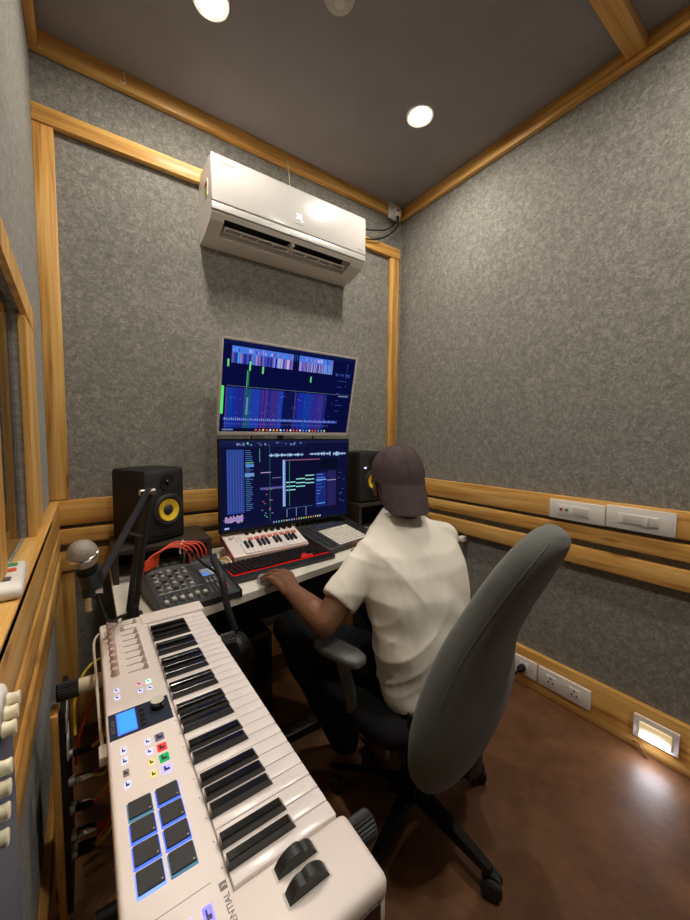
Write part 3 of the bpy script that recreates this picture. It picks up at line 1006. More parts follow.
for k, (m, nm) in enumerate(((M['yellow'], 'yellow'), (M['wcable'], 'white'), (M['red'], 'dark red'))):
    cable(nm + ' thin cable coiled between the mixer and the small white keyboard', [(0.43 + .01 * k, 1.56 + .02 * k, DZ + .004), (0.455 + .012 * k, 1.53, DZ + .03 + .006 * k), (0.478 + .004 * k, 1.485 + .012 * k, DZ + .012), (0.455, 1.475 + .015 * k, DZ + .005)], 0.0035, m)
cable('red cable hanging behind the microphone arm', [(0.145, 1.38, 0.79), (0.13, 1.34, 0.74), (0.10, 1.27, 0.71), (0.055, 1.16, 0.665)], 0.004, M['red'], None, [((0.055, 1.16, 0.665), (-0.4, -0.5, -0.4))])

# ------------------------------------------------------------------ headphones over the desk edge
t = thing('headphones', 'black headphones hanging off the desk edge beside the big keyboard', 'headphones', (0.36, 1.15, 0.5))
MB().tube([(0.372, 1.135, 0.60), (0.352, 1.150, 0.68), (0.345, 1.172, 0.755), (0.345, 1.22, 0.785), (0.345, 1.27, 0.795), (0.355, 1.30, 0.80)], lambda s: 0.011, 10).build('headband', M['rubber'], t)
b = MB().lathe([(0.0, 0.028), (0.035, 0.027), (0.044, 0.018), (0.047, 0.0), (0.04, -0.012), (0.0, -0.012)], (0.366, 1.125, 0.545), (-0.75, -0.6, 0.25), 32)
b.build('ear_cup', M['black'], t)
b = MB().lathe([(0.030, 0.0), (0.047, -0.002), (0.049, -0.014), (0.040, -0.022), (0.028, -0.016)], (0.366, 1.125, 0.545), (-0.75, -0.6, 0.25), 32)
b.build('ear_pad', M['matte'], t)

# ------------------------------------------------------------------ microphone and its arm
t = thing('boom_stand', 'black folding microphone boom arm clamped to the desk in front of the speaker', 'microphone stand', (0.095, 1.20, DZ))
B0, EL, TP = Vector((0.095, 1.205, 0.70)), Vector((0.153, 1.30, 1.045)), Vector((0.004, 0.905, 0.905))
MB().box((0.068, 1.175, DZ), (0.122, 1.235, DZ + 0.022), 0, 0.004).cyl((0.095, 1.205, DZ + 0.02), (0.095, 1.205, DZ + 0.05), 0.016).build('desk_clamp', M['black'], t)
def bars(p, q, off, name, n=2):
    for s in (-1, 1)[:n]:
        o = Vector(off) * s
        d = (q - p).normalized()
        x = d.orthogonal().normalized()
        b = MB()
        r = 0.0058
        y = d.cross(x)
        b.rings([[p + o + x * a + y * c for a, c in ((-r, -r), (r, -r), (r, r), (-r, r))], [q + o + x * a + y * c for a, c in ((-r, -r), (r, -r), (r, r), (-r, r))]])
        b.build(name, M['black'], t, smooth=None)
bars(B0 + Vector((0, 0, .02)), EL, (0.010, 0.012, 0), 'lower_bar')
bars(EL, TP, (0.004, -0.006, 0.012), 'upper_bar')
b = MB().cyl(EL + Vector((-0.022, -0.004, 0)), EL + Vector((0.022, 0.004, 0)), 0.010, None, 16)
b.build('elbow_joint', M['bright'], t)
b = MB().cyl(EL * 0.55 + TP * 0.45 + Vector((-0.0, 0, -0.02)), EL * 0.62 + B0 * 0.38, 0.004, None, 10)
b.build('spring', M['dark'], t)
MB().cyl(TP + Vector((-0.012, 0, 0)), TP + Vector((0.014, 0, 0)), 0.011, None, 16).build('tip_joint', M['bright'], t)
MB().cyl((-0.006, 0.905, 0.862), (-0.006, 0.905, 0.90), 0.0065, None, 14).build('threaded_stud', M['bright'], t)
MB().tube([(0.0, 0.93, 0.90), (0.01, 0.96, 0.86), (0.03, 1.02, 0.78), (0.06, 1.12, 0.74), (0.085, 1.19, 0.71)], 0.004, 8).build('cable', M['matte'], t)
t = thing('microphone', 'black handheld microphone with a silver mesh head on the boom arm', 'microphone', (-0.008, 0.895, 0.92))
md = Vector((-0.013, 0.870, 0.993)) - Vector((0.003, 0.905, 0.915))
mdn = md.normalized()
m0 = Vector((-0.013, 0.870, 0.993))
grid = mat('mesh_grille', (176, 168, 156), 0.38, metal=0.7, bump=0.9, bscale=420)
b = MB().lathe([(0.0, 0.026), (0.012, 0.0245), (0.021, 0.017), (0.0255, 0.006), (0.0255, 0.0), (0.0, 0.0)], m0, mdn, 32)
b.lathe([(0.0, 0.0), (0.0255, 0.0), (0.024, -0.012), (0.019, -0.022), (0.0, -0.022)], m0 - mdn * 0.003, mdn, 32)
b.build('mesh_head', grid, t)
MB().lathe([(0.0255, 0.001), (0.027, 0.0), (0.027, -0.004), (0.0255, -0.005)], m0, mdn, 32).build('band', M['bright'], t)
MB().lathe([(0.0, 0.0), (0.019, 0.0), (0.017, -0.02), (0.013, -0.09), (0.0, -0.09)], m0 - mdn * 0.024, mdn, 24).build('handle', M['matte'], t)
t = thing('microphone_clip', 'black plastic clip holding the microphone to the arm', 'microphone clip', (-0.005, 0.9, 0.91))
b = MB().lathe([(0.016, 0.0), (0.021, 0.0), (0.021, -0.035), (0.016, -0.035)], m0 - mdn * 0.045, mdn, 20)
b.box((-0.017, 0.892, 0.892), (0.006, 0.918, 0.925), 0, 0.003)
b.build('cradle', M['black'], t)

# ------------------------------------------------------------------ computer keyboard, mouse, small controllers
rot = Matrix.Rotation(0.085, 3, 'Z') @ Matrix.Rotation(0.04, 3, 'X')
t = thing('computer_keyboard', 'black computer keyboard with red backlight at the front of the desk', 'keyboard', (0.432, 1.305, DZ), None, rot)
MB().box((0, 0, 0.0), (0.47, 0.165, 0.018), 0, 0.004).build('base', M['black'], t, local=True)
b = MB().box((0.0, -0.002, 0.002), (0.47, 0.034, 0.016), 0, 0.005)
b.build('palm_rest', M['dark'], t, local=True)
b = MB().box((0.008, 0.036, 0.016), (0.462, 0.160, 0.0192), 0)
b.build('backlight', M['kred'], t, local=True)
b = MB()
for r in range(6):
    n = 22
    for k in range(n):
        if r == 0 and 4 <= k <= 8:
            continue
        x = 0.010 + k * 0.0205
        y = 0.040 + r * 0.0200
        red = (15 <= k <= 17 and r in (0, 1)) and not (r == 1 and k != 16)
        b.box((x, y, 0.0195), (x + 0.0165, y + 0.0152, 0.028), 1 if red else 0, 0.002, 1)
b.box((0.010 + 4 * 0.0205, 0.040, 0.0195), (0.010 + 9 * 0.0205 - 0.003, 0.0572, 0.029), 0, 0.002, 1)
b.build('keycaps', [M['matte'], mat('red_keycap', (210, 50, 40), 0.4, emit=(255, 40, 30), estr=0.04)], t, local=True)
t = thing('computer_mouse', "grey computer mouse under the person's hand", 'mouse', (0.535, 1.262, DZ), None, Matrix.Rotation(0.2, 3, 'Z'))
b = MB()
rs = []
for s, zz in ((1.0, 0.0), (1.02, 0.008), (0.95, 0.018), (0.72, 0.026), (0.3, 0.030)):
    rs.append([(0.028 * s * math.cos(a), 0.045 * s * math.sin(a), zz) for a in [2 * PI * i / 24 for i in range(24)]])
b.rings(rs)
b.build('shell', mat('mouse_grey', (168, 168, 172), 0.35), t, local=True)
MB().cyl((-0.003, 0.022, 0.026), (0.003, 0.022, 0.026), 0.007, None, 12).build('scroll_wheel', M['rubber'], t, local=True)

def corner_frame(fl, fr, bl):
    fl, fr, bl = Vector(fl), Vector(fr), Vector(bl)
    x = (fr - fl).normalized()
    y = bl - fl
    z = x.cross(y).normalized()
    y = z.cross(x)
    return Matrix((x, y, z)).transposed()
rot = corner_frame((0.490, 1.490, 0.714), (0.855, 1.503, 0.714), (0.482, 1.646, 0.772))
t = thing('mini_keyboard', 'small white keyboard controller with black knobs in front of the lower monitor', 'midi controller', (0.490, 1.490, 0.714), None, rot)
NW, ND = 0.365, 0.180
MB().box((0, 0, -0.028), (NW, ND, 0.0), 0, 0.004).build('body', M['ivory'], t, local=True)
MB().box((-0.0015, 0.002, -0.03), (0.0, ND - 0.002, -0.004), 0).box((NW, 0.002, -0.03), (NW + .0015, ND - 0.002, -0.004), 0).build('red_side', mat('mini_red', (150, 50, 40), 0.5), t, local=True)
for (x, y) in ((0.01, 0.012), (NW - 0.03, 0.012), (0.01, ND - 0.03), (NW - 0.03, ND - 0.03)):
    MB().box((x, y, -0.05 if y > 0.05 else -0.034), (x + 0.02, y + 0.015, -0.027), 0).build('foot', M['rubber'], t, local=True)
wk0 = None
for k in range(15):
    x = 0.055 + k * 0.0200
    if wk0 is None:
        wk0 = MB().box((0, 0, 0), (0.0190, 0.078, 0.006), 0, 0.001, 1).build('white_key', M['key'], t, local=True)
        o = wk0
    else:
        o = wk0.copy()
        COL.objects.link(o)
        o.parent = t
    o.location = (x, 0.006, 0.0)
bk0 = None
for k in range(14):
    if k % 7 in (2, 6):
        continue
    x = 0.055 + (k + 1) * 0.0200 - 0.0057
    if bk0 is None:
        bk0 = MB().box((0, 0, 0), (0.0115, 0.046, 0.012), 0, 0.002, 1).build('black_key', M['black'], t, local=True)
        o = bk0
    else:
        o = bk0.copy()
        COL.objects.link(o)
        o.parent = t
    o.location = (x, 0.038, 0.005)
pk = kk = None
pinkm = mat('pink_pad', (206, 110, 100), 0.5)
for k in range(8):
    x = 0.100 + k * 0.032
    if pk is None:
        pk = MB().box((0, 0, 0), (0.024, 0.019, 0.005), 0, 0.002).build('pad', pinkm, t, local=True)
        kk = MB().lathe([(0.0095, 0), (0.0085, 0.010), (0.0075, 0.016), (0.0, 0.0165)], (0, 0, 0), (0, 0, 1), 16).build('knob', M['matte'], t, local=True)
        o, q = pk, kk
    else:
        o, q = pk.copy(), kk.copy()
        for e in (o, q):
            COL.objects.link(e)
            e.parent = t
    o.location = (x, 0.098, 0.0)
    q.location = (x + 0.012, 0.150, 0.0)
MB().lathe([(0.010, 0), (0.009, 0.008), (0, 0.009)], (0.030, 0.135, 0), (0, 0, 1), 16).build('joystick', M['grey'], t, local=True)
b = MB()
for k in range(4):
    b.box((0.045 + (k % 2) * 0.018, 0.105 + (k // 2) * 0.02, 0), (0.057 + (k % 2) * 0.018, 0.117 + (k // 2) * 0.02, 0.003), 0, 0.001)
b.build('function_buttons', M['white'], t, local=True)

FL, FR, BL = (0.900, 1.385, 0.700), (1.285, 1.468, 0.700), (0.845, 1.660, 0.765)
rot = corner_frame(FL, FR, BL)
t = thing('pad_controller', 'flat black pad controller with a white pad grid right of the small white keyboard', 'pad controller', FL, None, rot)
PW, PD = 0.372, 0.300
MB().box((0, 0, -0.022), (PW, PD, 0.0), 0, 0.004).build('body', M['dark'], t, local=True)
for (x, y, h) in ((0.02, 0.02, -0.027), (PW - 0.04, 0.02, -0.027), (0.02, PD - 0.04, -0.085), (PW - 0.04, PD - 0.04, -0.085)):
    MB().box((x, y, h), (x + 0.02, y + 0.02, -0.021), 0).build('foot', M['rubber'], t, local=True)
p0 = None
padm = mat('white_pad', (232, 226, 214), 0.45)
for i in range(8):
    for j in range(8):
        if p0 is None:
            p0 = MB().box((0, 0, 0), (0.0235, 0.0178, 0.003), 0, 0.002, 1).build('pad', padm, t, local=True)
            o = p0
        else:
            o = p0.copy()
            COL.objects.link(o)
            o.parent = t
        o.location = (0.085 + i * 0.0262, 0.018 + j * 0.0202, 0.0)
MB().box((0.10, 0.200, 0.0), (0.28, 0.240, 0.001), 0).build('display', mat('display_glass', (50, 60, 90), 0.08, coat=0.5), t, local=True)
k0 = None
for k in range(11):
    if k0 is None:
        k0 = MB().lathe([(0.009, 0), (0.008, 0.014), (0.0, 0.0145)], (0, 0, 0), (0, 0, 1), 16).build('knob', M['matte'], t, local=True)
        o = k0
    else:
        o = k0.copy()
        COL.objects.link(o)
        o.parent = t
    o.location = (0.030 + k * 0.0312, 0.278, 0.0)
sb = None
for j in range(10):
    for xx in (0.012, 0.044, 0.302, 0.335):
        if sb is None:
            sb = MB().box((0, 0, 0), (0.022, 0.014, 0.002), 0, 0.001, 1).build('side_button', M['black'], t, local=True)
            o = sb
        else:
            o = sb.copy()
            COL.objects.link(o)
            o.parent = t
        o.location = (xx, 0.02 + j * 0.022, 0)

# ------------------------------------------------------------------ big keyboard controller on its stand
ZK = 0.719
KY0, KY1 = 0.287, 1.142
t = thing('keyboard_controller', 'large white keyboard controller with pads and screen in the foreground', 'midi keyboard', (0.14, 0.71, 0.655))
b = MB()
b.box((0.012, KY0, 0.655), (0.268, KY1, 0.700), 0, 0.010, 3)
b.box((0.012, KY0, 0.690), (0.1185, KY1, ZK), 0, 0.006, 3)
b.box((0.105, KY0, 0.690), (0.270, 0.3805, ZK), 0, 0.010, 3)
b.box((0.105, 1.0840, 0.690), (0.266, KY1, ZK + 0.004), 0, 0.004, 3)
b.build('body', M['ivory'], t)
MB().box((0.030, KY0 - 0.002, 0.664), (0.255, KY0 + 0.003, 0.700), 0, 0.001).build('end_shade', M['maroon'], t)['label'] = 'dark maroon shade painted on the end face'  # underside shade of the near end, put in as a dark face
MB().box((0.118, 0.380, 0.698), (0.256, 1.0840, 0.7015), 0).build('key_bed', M['slot'], t)
pit = (1.0830 - 0.3815) / 29
wk = None
for k in range(29):
    y = 0.3815 + k * pit
    if wk is None:
        wk = MB().box((0.1195, 0, 0.7005), (0.2585, pit - 0.0012, 0.7178), 0, 0.0015, 2).build('white_key', M['key'], t)
        wk.data.transform(Matrix.Translation((0, wm(t).translation.y, 0)))
        o = wk
    else:
        o = wk.copy()
        COL.objects.link(o)
        o.parent = t
    o.location = (0, y - wm(t).translation.y, 0)
bk = None
for k in range(28):
    if k % 7 in (2, 6):
        continue
    off = {0: -0.0015, 1: 0.0015, 3: -0.0022, 4: 0.0, 5: 0.0022}[k % 7]
    y = 0.3815 + (k + 1) * pit + off
    if bk is None:
        h, wd = 0.7300, 0.0068
        b = MB()
        A = lambda x0, x1, ww, z: [(x0, -ww, z), (x1, -ww, z), (x1, ww, z), (x0, ww, z)]
        b.rings([A(0.1195, 0.207, wd, 0.716), A(0.1195, 0.2055, wd, 0.7205), A(0.1195, 0.2000, wd - 0.0012, 0.7292), A(0.1205, 0.1985, wd - 0.0022, h)])
        bk = b.build('black_key', M['gloss'], t)
        bk.data.transform(Matrix.Translation((0, wm(t).translation.y, 0)))
        o = bk
    else:
        o = bk.copy()
        COL.objects.link(o)
        o.parent = t
    o.location = (0, y - wm(t).translation.y, 0)
# knobs and faders
def multi(name, builder, m, spots):
    first = None
    for p in spots:
        if first is None:
            first = builder().build(name, m, t, local=True)
            o = first
        else:
            o = first.copy()
            COL.objects.link(o)
            o.parent = t
        o.location = Vector(p) - wm(t).translation
    return first
kn = lambda: MB().lathe([(0.0085, 0), (0.0078, 0.002), (0.0068, 0.013), (0.006, 0.0145), (0.0, 0.0145)], (0, 0, 0), (0, 0, 1), 20)
multi('knob', kn, M['rosy'], [(0.0345, 1.1175 - k * 0.0292, ZK) for k in range(9)])
multi('fader_slot', lambda: MB().box((-0.018, -0.0009, 0), (0.018, 0.0009, 0.0006)), mat('slot_brown', (120, 98, 90), 0.7), [(0.0745, 1.1085 - k * 0.0292, ZK) for k in range(9)])
fx = [0.0905, 0.0600, 0.0875, 0.0885, 0.0890, 0.0895, 0.0900, 0.0905, 0.0910]
fc = lambda: MB().rings([[(-0.005, -0.0055, 0), (0.005, -0.0055, 0), (0.005, 0.0055, 0), (-0.005, 0.0055, 0)], [(-0.0018, -0.0042, 0.011), (0.0018, -0.0042, 0.011), (0.0018, 0.0042, 0.011), (-0.0018, 0.0042, 0.011)]])
multi('fader_cap', fc, M['rosy'], [(fx[k], 1.1085 - k * 0.0292, ZK + 0.0005) for k in range(9)])
# display module
b = MB().box((0.0155, 0.688, ZK - 0.001), (0.1125, 0.757, ZK + 0.0008), 0, 0.0005, 1)
b.build('display_panel', mat('dark_glass', (44, 50, 66), 0.2), t)['label'] = 'dark glossy display panel'
MB().box((0.0272, 0.694, ZK + 0.0006), (0.0570, 0.752, ZK + 0.0013), 1).box((0.030, 0.697, ZK + 0.0008), (0.0555, 0.749, ZK + 0.0016), 0).build('screen', [M['lcd'], M['lb']], t, smooth=None)['label'] = 'glowing blue screen'
MB().mesh(text_mesh('ARTURIA', 0.0085), basis((0.0245, 0.703, ZK + 0.0009), (0, 1, 0), (-1, 0, 0))).build('lettering', M['silver'], t, smooth=None)
multi('encoder_button', lambda: MB().box((-0.0035, -0.0045, 0), (0.0035, 0.0045, 0.003), 0, 0.001), M['black'], [(0.0665, 0.7415 - k * 0.0135, ZK + 0.0006) for k in range(4)])
b = MB().lathe([(0.0125, 0), (0.0122, 0.012), (0.0115, 0.0135), (0.0, 0.0135)], (0.0925, 0.732, ZK + 0.0005), (0, 0, 1), 32)
b.build('encoder', M['gloss'], t)
MB().lathe([(0.0112, 0), (0.0108, 0.0012), (0.0, 0.0012)], (0.0925, 0.732, ZK + 0.0139), (0, 0, 1), 32).build('encoder_cap', mat('encoder_silver', (222, 216, 204), 0.4, metal=0.3), t)['label'] = 'polished metal cap'
# small lit buttons
def btn(x, y, m, sx=0.0045, sy=0.0060):
    b = MB().box((x - sx, y - sy, ZK - 0.001), (x + sx, y + sy, ZK + 0.0012), 0, 0.001, 1)
    b.box((x - sx * 0.55, y - sy * 0.55, ZK + 0.001), (x + sx * 0.55, y + sy * 0.55, ZK + 0.0016), 1)
    b.box((x - sx * 0.15, y - sy * 0.05, ZK + 0.0014), (x + sx * 0.5, y + sy * 0.5, ZK + 0.0020), 0)
    return b.build('button', [m, mat('button_dark', (44, 40, 62), 0.4)], t, smooth=None)
for x, y in ((0.0329, 0.826), (0.0329, 0.802)):
    btn(x, y, M['lw'])
btn(0.0715, 0.8235, M['lp'])
btn(0.0715, 0.799, M['lw'])
btn(0.0885, 0.822, mat('led_teal_pale', (180, 235, 225), 0.4, emit=(180, 235, 225), estr=0.9))
btn(0.0885, 0.798, M['lw'])
for (x, y, m) in ((0.0665, 0.655, M['lw']), (0.0665, 0.632, mat('led_violet', (170, 160, 255), .4, emit=(170, 160, 255), estr=1.0)), (0.0662, 0.609, M['ly']), (0.066, 0.585, M['ly'])):
    btn(x, y, m, 0.0042, 0.0065)
for (x, y, m) in ((0.0842, 0.6545, mat('led_dim', (120, 116, 150), 0.4)), (0.0842, 0.630, M['lr']), (0.0840, 0.6065, M['lg']), (0.0838, 0.5835, mat('led_lilac', (160, 150, 250), .4, emit=(150, 140, 255), estr=0.8))):
    btn(x, y, m, 0.0070, 0.0085)
for (x, y, m) in ((0.0327, 0.657, M['lw']), (0.0327, 0.634, M['lw']), (0.0325, 0.610, mat('led_off', (150, 140, 132), 0.4)), (0.0327, 0.5875, M['lw'])):
    btn(x, y, m, 0.0042, 0.0070)
btn(0.0893, 0.371, mat('led_indigo', (120, 110, 255), .4, emit=(110, 100, 255), estr=1.0), 0.0050, 0.0095)
btn(0.0700, 0.372, M['lw'], 0.0045, 0.0075)
btn(0.0500, 0.374, M['lw'], 0.0045, 0.0075)
# pads
PG = [[M['lt'], M['lb']], [M['lb'], M['lb']], [M['lb'], M['lb']], [mat('pad_glow_soft', (120, 160, 255), .4, emit=(110, 150, 255), estr=.6), M['lt']]]
for r in range(4):
    for c in range(2):
        x0 = 0.0290 + c * 0.0342
        y1 = 0.5535 - r * 0.0325
        b = MB().box((x0 - 0.0005, y1 - 0.0295, ZK - 0.001), (x0 + 0.0295, y1 + 0.0003, ZK + 0.0012), 0, 0.0008, 1)
        b.box((x0 + 0.0008, y1 - 0.0268, ZK + 0.0005), (x0 + 0.0284, y1 - 0.0008, ZK + 0.0040), 1, 0.0012, 2)
        b.box((x0 + 0.0245, y1 - 0.0248, ZK + 0.0038), (x0 + 0.0265, y1 - 0.0238, ZK + 0.0042), 2)
        b.build('drum_pad', [PG[r][c], mat('pad_rubber', (46, 44, 44), 0.6), M['grey']], t, smooth=None)
# wheels
for yc in (0.3625, 0.3340):
    MB().box((0.160, yc - 0.0085, ZK - 0.002), (0.2155, yc + 0.0085, ZK + 0.0006), 0).build('wheel_slot', M['grey'], t)
    b = MB()
    rs = []
    n = 28
    pr = []
    for i in range(n + 1):
        a = PI * i / n
        r = 0.0275 * (1.0 - 0.10 * math.exp(-((a - 1.9 if yc > 0.35 else a - 1.35) / 0.16) ** 2))
        pr.append((0.188 - r * math.cos(a), ZK - 0.009 + 0.026 * (r / 0.0275) * math.sin(a)))
    b.prism(pr, 1, yc - 0.0068, yc + 0.0068)
    b.build('wheel', M['black'], t, smooth=25)
# small print
multi('key_marking', lambda: MB().box((-0.0008, -0.0008, 0), (0.0008, 0.0008, 0.0003)), M['legend'], [(0.1132, 0.4058 + i * 0.034, ZK) for i in range(18)])
multi('knob_marking', lambda: MB().box((-0.0006, -0.0008, 0), (0.0006, 0.0008, 0.0003)), M['legend'], [(0.0485, 1.1172 - k * 0.0292, ZK) for k in range(9)])
MB().box((0.037, 0.3985, ZK), (0.099, 0.3991, ZK + 0.0003)).build('divider_line', M['legend'], t, smooth=None)
MB().box((0.1055, 0.3835, ZK), (0.1135, 0.3925, ZK + 0.0003)).build('version_badge', M['legend'], t, smooth=None)
MB().mesh(text_mesh('KEYLAB ESSENTIAL', 0.0092), basis((0.1130, 0.3020, ZK + 0.0002), (0, 1, 0), (-1, 0, 0))).build('lettering', M['legend'], t, smooth=None)
b = MB().mesh(text_mesh('3', 0.0075), basis((0.1125, 0.386, ZK + 0.0004), (0, 1, 0), (-1, 0, 0)))
b.build('lettering', M['ivory'], t, smooth=None)

# stand
t = thing('keyboard_stand', 'keyboard stand with cream arms and ribbed black end caps', 'keyboard stand', (0.16, 0.7, 0))
for ya in (1.035, 0.405):
    z = 0.632
    MB().cyl((-0.037, ya, z), (0.300, ya, z), 0.0170, None, 28).build('arm', M['cream'], t)
    for s, x in ((-1, -0.037), (1, 0.300)):
        pr = []
        n = 48
        ring = lambda x_, k_: [(x_, ya + (0.0200 * k_ if i % 2 else 0.0182 * k_) * math.cos(2 * PI * i / n), z + (0.0200 * k_ if i % 2 else 0.0182 * k_) * math.sin(2 * PI * i / n)) for i in range(n)]
        MB().rings([ring(x - s * 0.004, 1), ring(x + s * 0.034, 1), ring(x + s * 0.038, 0.88)]).build('end_cap', M['rubber'], t, smooth=20)
for s in (-1, 1):
    y0, y1 = (1.035, 0.40) if s > 0 else (0.405, 1.03)
    x = 0.165 + s * 0.017
    MB().box((x - 0.012, -0.02, -0.5), (x + 0.012, 0.02, 0.5), 0, 0.003, 2, None)
    p, q = Vector((x, y0, 0.63)), Vector((x, y1, 0.03))
    d = (q - p).normalized()
    u = Vector((1, 0, 0))
    v = d.cross(u)
    MB().rings([[p + u * a + v * c for a, c in ((-.013, -.018), (.013, -.018), (.013, .018), (-.013, .018))], [q + u * a + v * c for a, c in ((-.013, -.018), (.013, -.018), (.013, .018), (-.013, .018))]]).build('cross_leg', M['black'], t, smooth=None)
    MB().cyl((-0.02, y1, 0.02), (0.36, y1, 0.02), 0.0185, None, 20).build('foot_bar', M['black'], t)
MB().cyl((0.13, 0.719, 0.33), (0.20, 0.719, 0.33), 0.03, None, 24).build('pivot_disc', M['dark'], t)
cable('white cable running along the back edge of the large keyboard', [(0.02, 1.15, 0.70), (0.0, 1.12, 0.69), (0.001, 0.98, 0.684), (0.003, 0.86, 0.672), (0.006, 0.75, 0.664)], 0.0029, M['wcable'], None, None, 'usb_cable')
o = bpy.data.objects['usb_cable']
MB().box((0.0, 0.722, 0.655), (0.012, 0.755, 0.672), 0, 0.002).build('connector', M['wcable'], o)

# ------------------------------------------------------------------ wooden patch rack at the left with its cables
t = thing('patch_rack', 'wooden side board with a patch panel standing between the left wall and the keyboard', 'rack', (-0.07, 1.2, 0))
MB().box((-0.086, 1.0, 0), (-0.072, 1.05, 0.60), 0, 0.002).build('side_board', WOOD[2], t)
b = MB().box((-0.072, 1.012, 0.10), (-0.060, 1.20, 0.58), 0, 0.002)
b.build('patch_panel', M['black'], t)
for z0, z1 in ((0.555, 0.597), (0.49, 0.535)):
    MB().box((-0.061, 1.02, z0 - 0.02), (-0.057, 1.10, z1 - 0.02), 0, 0.001).build('label_plate', M['white'], t)
pts = []
rn = random.Random(5)
for i in range(10):
    pts.append((-0.060, 1.035 + 0.05 * (i % 2), 0.475 - 0.035 * i if i < 8 else 0.22 - .03 * (i - 8)))
for p in pts:
    MB().lathe([(0.0095, 0), (0.0095, 0.010), (0.006, 0.010), (0.006, 0.002)], p, (1, 0, 0), 14).build('jack', M['silver'], t)
cn = [('yellow', 'yellow'), ('red', 'red'), ('yellow', 'yellow'), ('red', 'red'), ('orange', 'orange'), ('yellow', 'yellow'), ('red', 'red'), ('red', 'red'), ('yellow', 'yellow'), ('orange', 'orange')]
for i, p in enumerate(pts):
    x, y, z = p
    k, nm = cn[i]
    t = thing('patch_cable', nm + ' cable plugged into the dark patch panel left of the keyboard', 'cable', p, nm + ' cables in the patch panel')
    MB().lathe([(0.0, 0.0), (0.0055, 0.001), (0.0075, 0.004), (0.0075, 0.03), (0.004, 0.045), (0.0, 0.045)], (x + 0.004, y, z), (1, -0.15, 0), 14).build('connector', M['bright'] if i in (2, 5, 6) else M['matte'], t)
    sg = rn.uniform(-1, 1)
    MB().tube([(x + 0.045, y - .006, z), (x + 0.075, y - 0.01, z + 0.02 + 0.02 * sg), (x + 0.11, y + 0.02, z + 0.045 + 0.05 * rn.random()), (x + 0.16, y + 0.06, z + 0.03 * rn.random()), (x + 0.17, y + 0.10, z - 0.08), (x + 0.15, y + 0.12, z - 0.18)], 0.0034, 8).build('cord', M[k], t)
cable('yellow cable arching up behind the rubber cap of the keyboard stand', [(-0.045, 1.06, 0.50), (-0.045, 1.10, 0.56), (-0.02, 1.16, 0.60), (0.03, 1.20, 0.60), (0.10, 1.20, 0.56)], 0.0034, M['yellow'])
cable('red cable rising from the patch panel to the back of the keyboard', [(-0.045, 1.04, 0.44), (-0.035, 1.06, 0.50), (0.0, 1.10, 0.56), (0.05, 1.14, 0.60), (0.09, 1.17, 0.62)], 0.0034, M['red'])

# ------------------------------------------------------------------ left edge: knob box, remote, cloth
t = thing('knob_box', 'white box with cream knobs on its dark face at the left photo edge', 'audio unit', (-0.07, 0.2, 0.74))
b = MB().box((-0.092, 0.02, 0.72), (-0.052, 0.352, 1.047), 0, 0.006, 3)
b.build('case', M['white'], t)
MB().box((-0.0535, 0.03, 0.73), (-0.0505, 0.345, 1.0285), 0, 0.001).build('face_panel', M['navy'], t)['label'] = 'dark blue face panel'
for yy, zz in ((0.332, 1.041), (0.322, 1.0375), (0.312, 1.033), (0.291, 1.022), (0.284, 1.014), (0.277, 1.005), (0.270, 0.995)):
    MB().lathe([(0.0050, 0), (0.0043, 0.002), (0.0041, 0.004), (0.0046, 0.0062), (0.0040, 0.0069), (0.0, 0.0069)], (-0.0505, yy, zz), (1, 0, 0), 20).build('knob', M['cream'], t)
t = thing('remote_control', 'white remote with green and red buttons lying on the left window sill', 'remote control', (-0.14, 0.84, 0.963), None, Matrix.Rotation(0.06, 3, 'Z'))
MB().box((-0.035, -0.085, 0), (0.045, 0.085, 0.020), 0, 0.009, 3).build('shell', M['white'], t, local=True)
for x, y, c in ((0.022, 0.055, (70, 150, 90)), (-0.005, 0.055, (220, 150, 130)), (0.022, 0.02, (210, 84, 50)), (-0.005, 0.02, (150, 146, 140)), (0.018, -0.03, (90, 86, 84)), (-0.01, -0.03, (120, 116, 112))):
    MB().box((x - 0.010, y - 0.009, 0.018), (x + 0.010, y + 0.009, 0.0225), 0, 0.002).build('button', mat('remote_%d' % c[0], c, 0.5), t, local=True)
def lump(name, label, cat, c, r, m, seed):
    rn = random.Random(seed)
    b = MB().ball(c, r, 0, 28)
    for v in b.bm.verts:
        d = v.co - Vector(c)
        f = 0.12 * math.sin(d.x * 60 + seed) + 0.12 * math.sin(d.y * 45 + 2 * seed) + 0.08 * math.sin((d.x + d.y) * 90)
        v.co = Vector(c) + d * (1 + f)
        v.co.z = max(v.co.z, 0.9665)
    return tag(b.build(name, m), label, cat)
clothm = mat('patterned_cloth', (150, 60, 62), 0.9, var=0.7, vscale=45)
lump('folded_cloth', 'red and pale patterned cloth heaped behind the glass on the window sill', 'cloth', (-0.29, 1.12, 0.985), (0.045, 0.17, 0.05), clothm, 1)
lump('woven_bag', 'pale straw coloured woven bag behind the window glass', 'bag', (-0.30, 1.36, 1.0), (0.035, 0.07, 0.05), mat('straw', (190, 160, 112), 0.8, var=0.2, vscale=90), 3)
tag(MB().cyl((-0.36, 1.15, 0.98), (-0.42, 1.30, 1.22), 0.014, None, 12).build('wooden_stick', WOOD[2]), 'wooden stick leaning in the booth behind the window glass', 'stick')

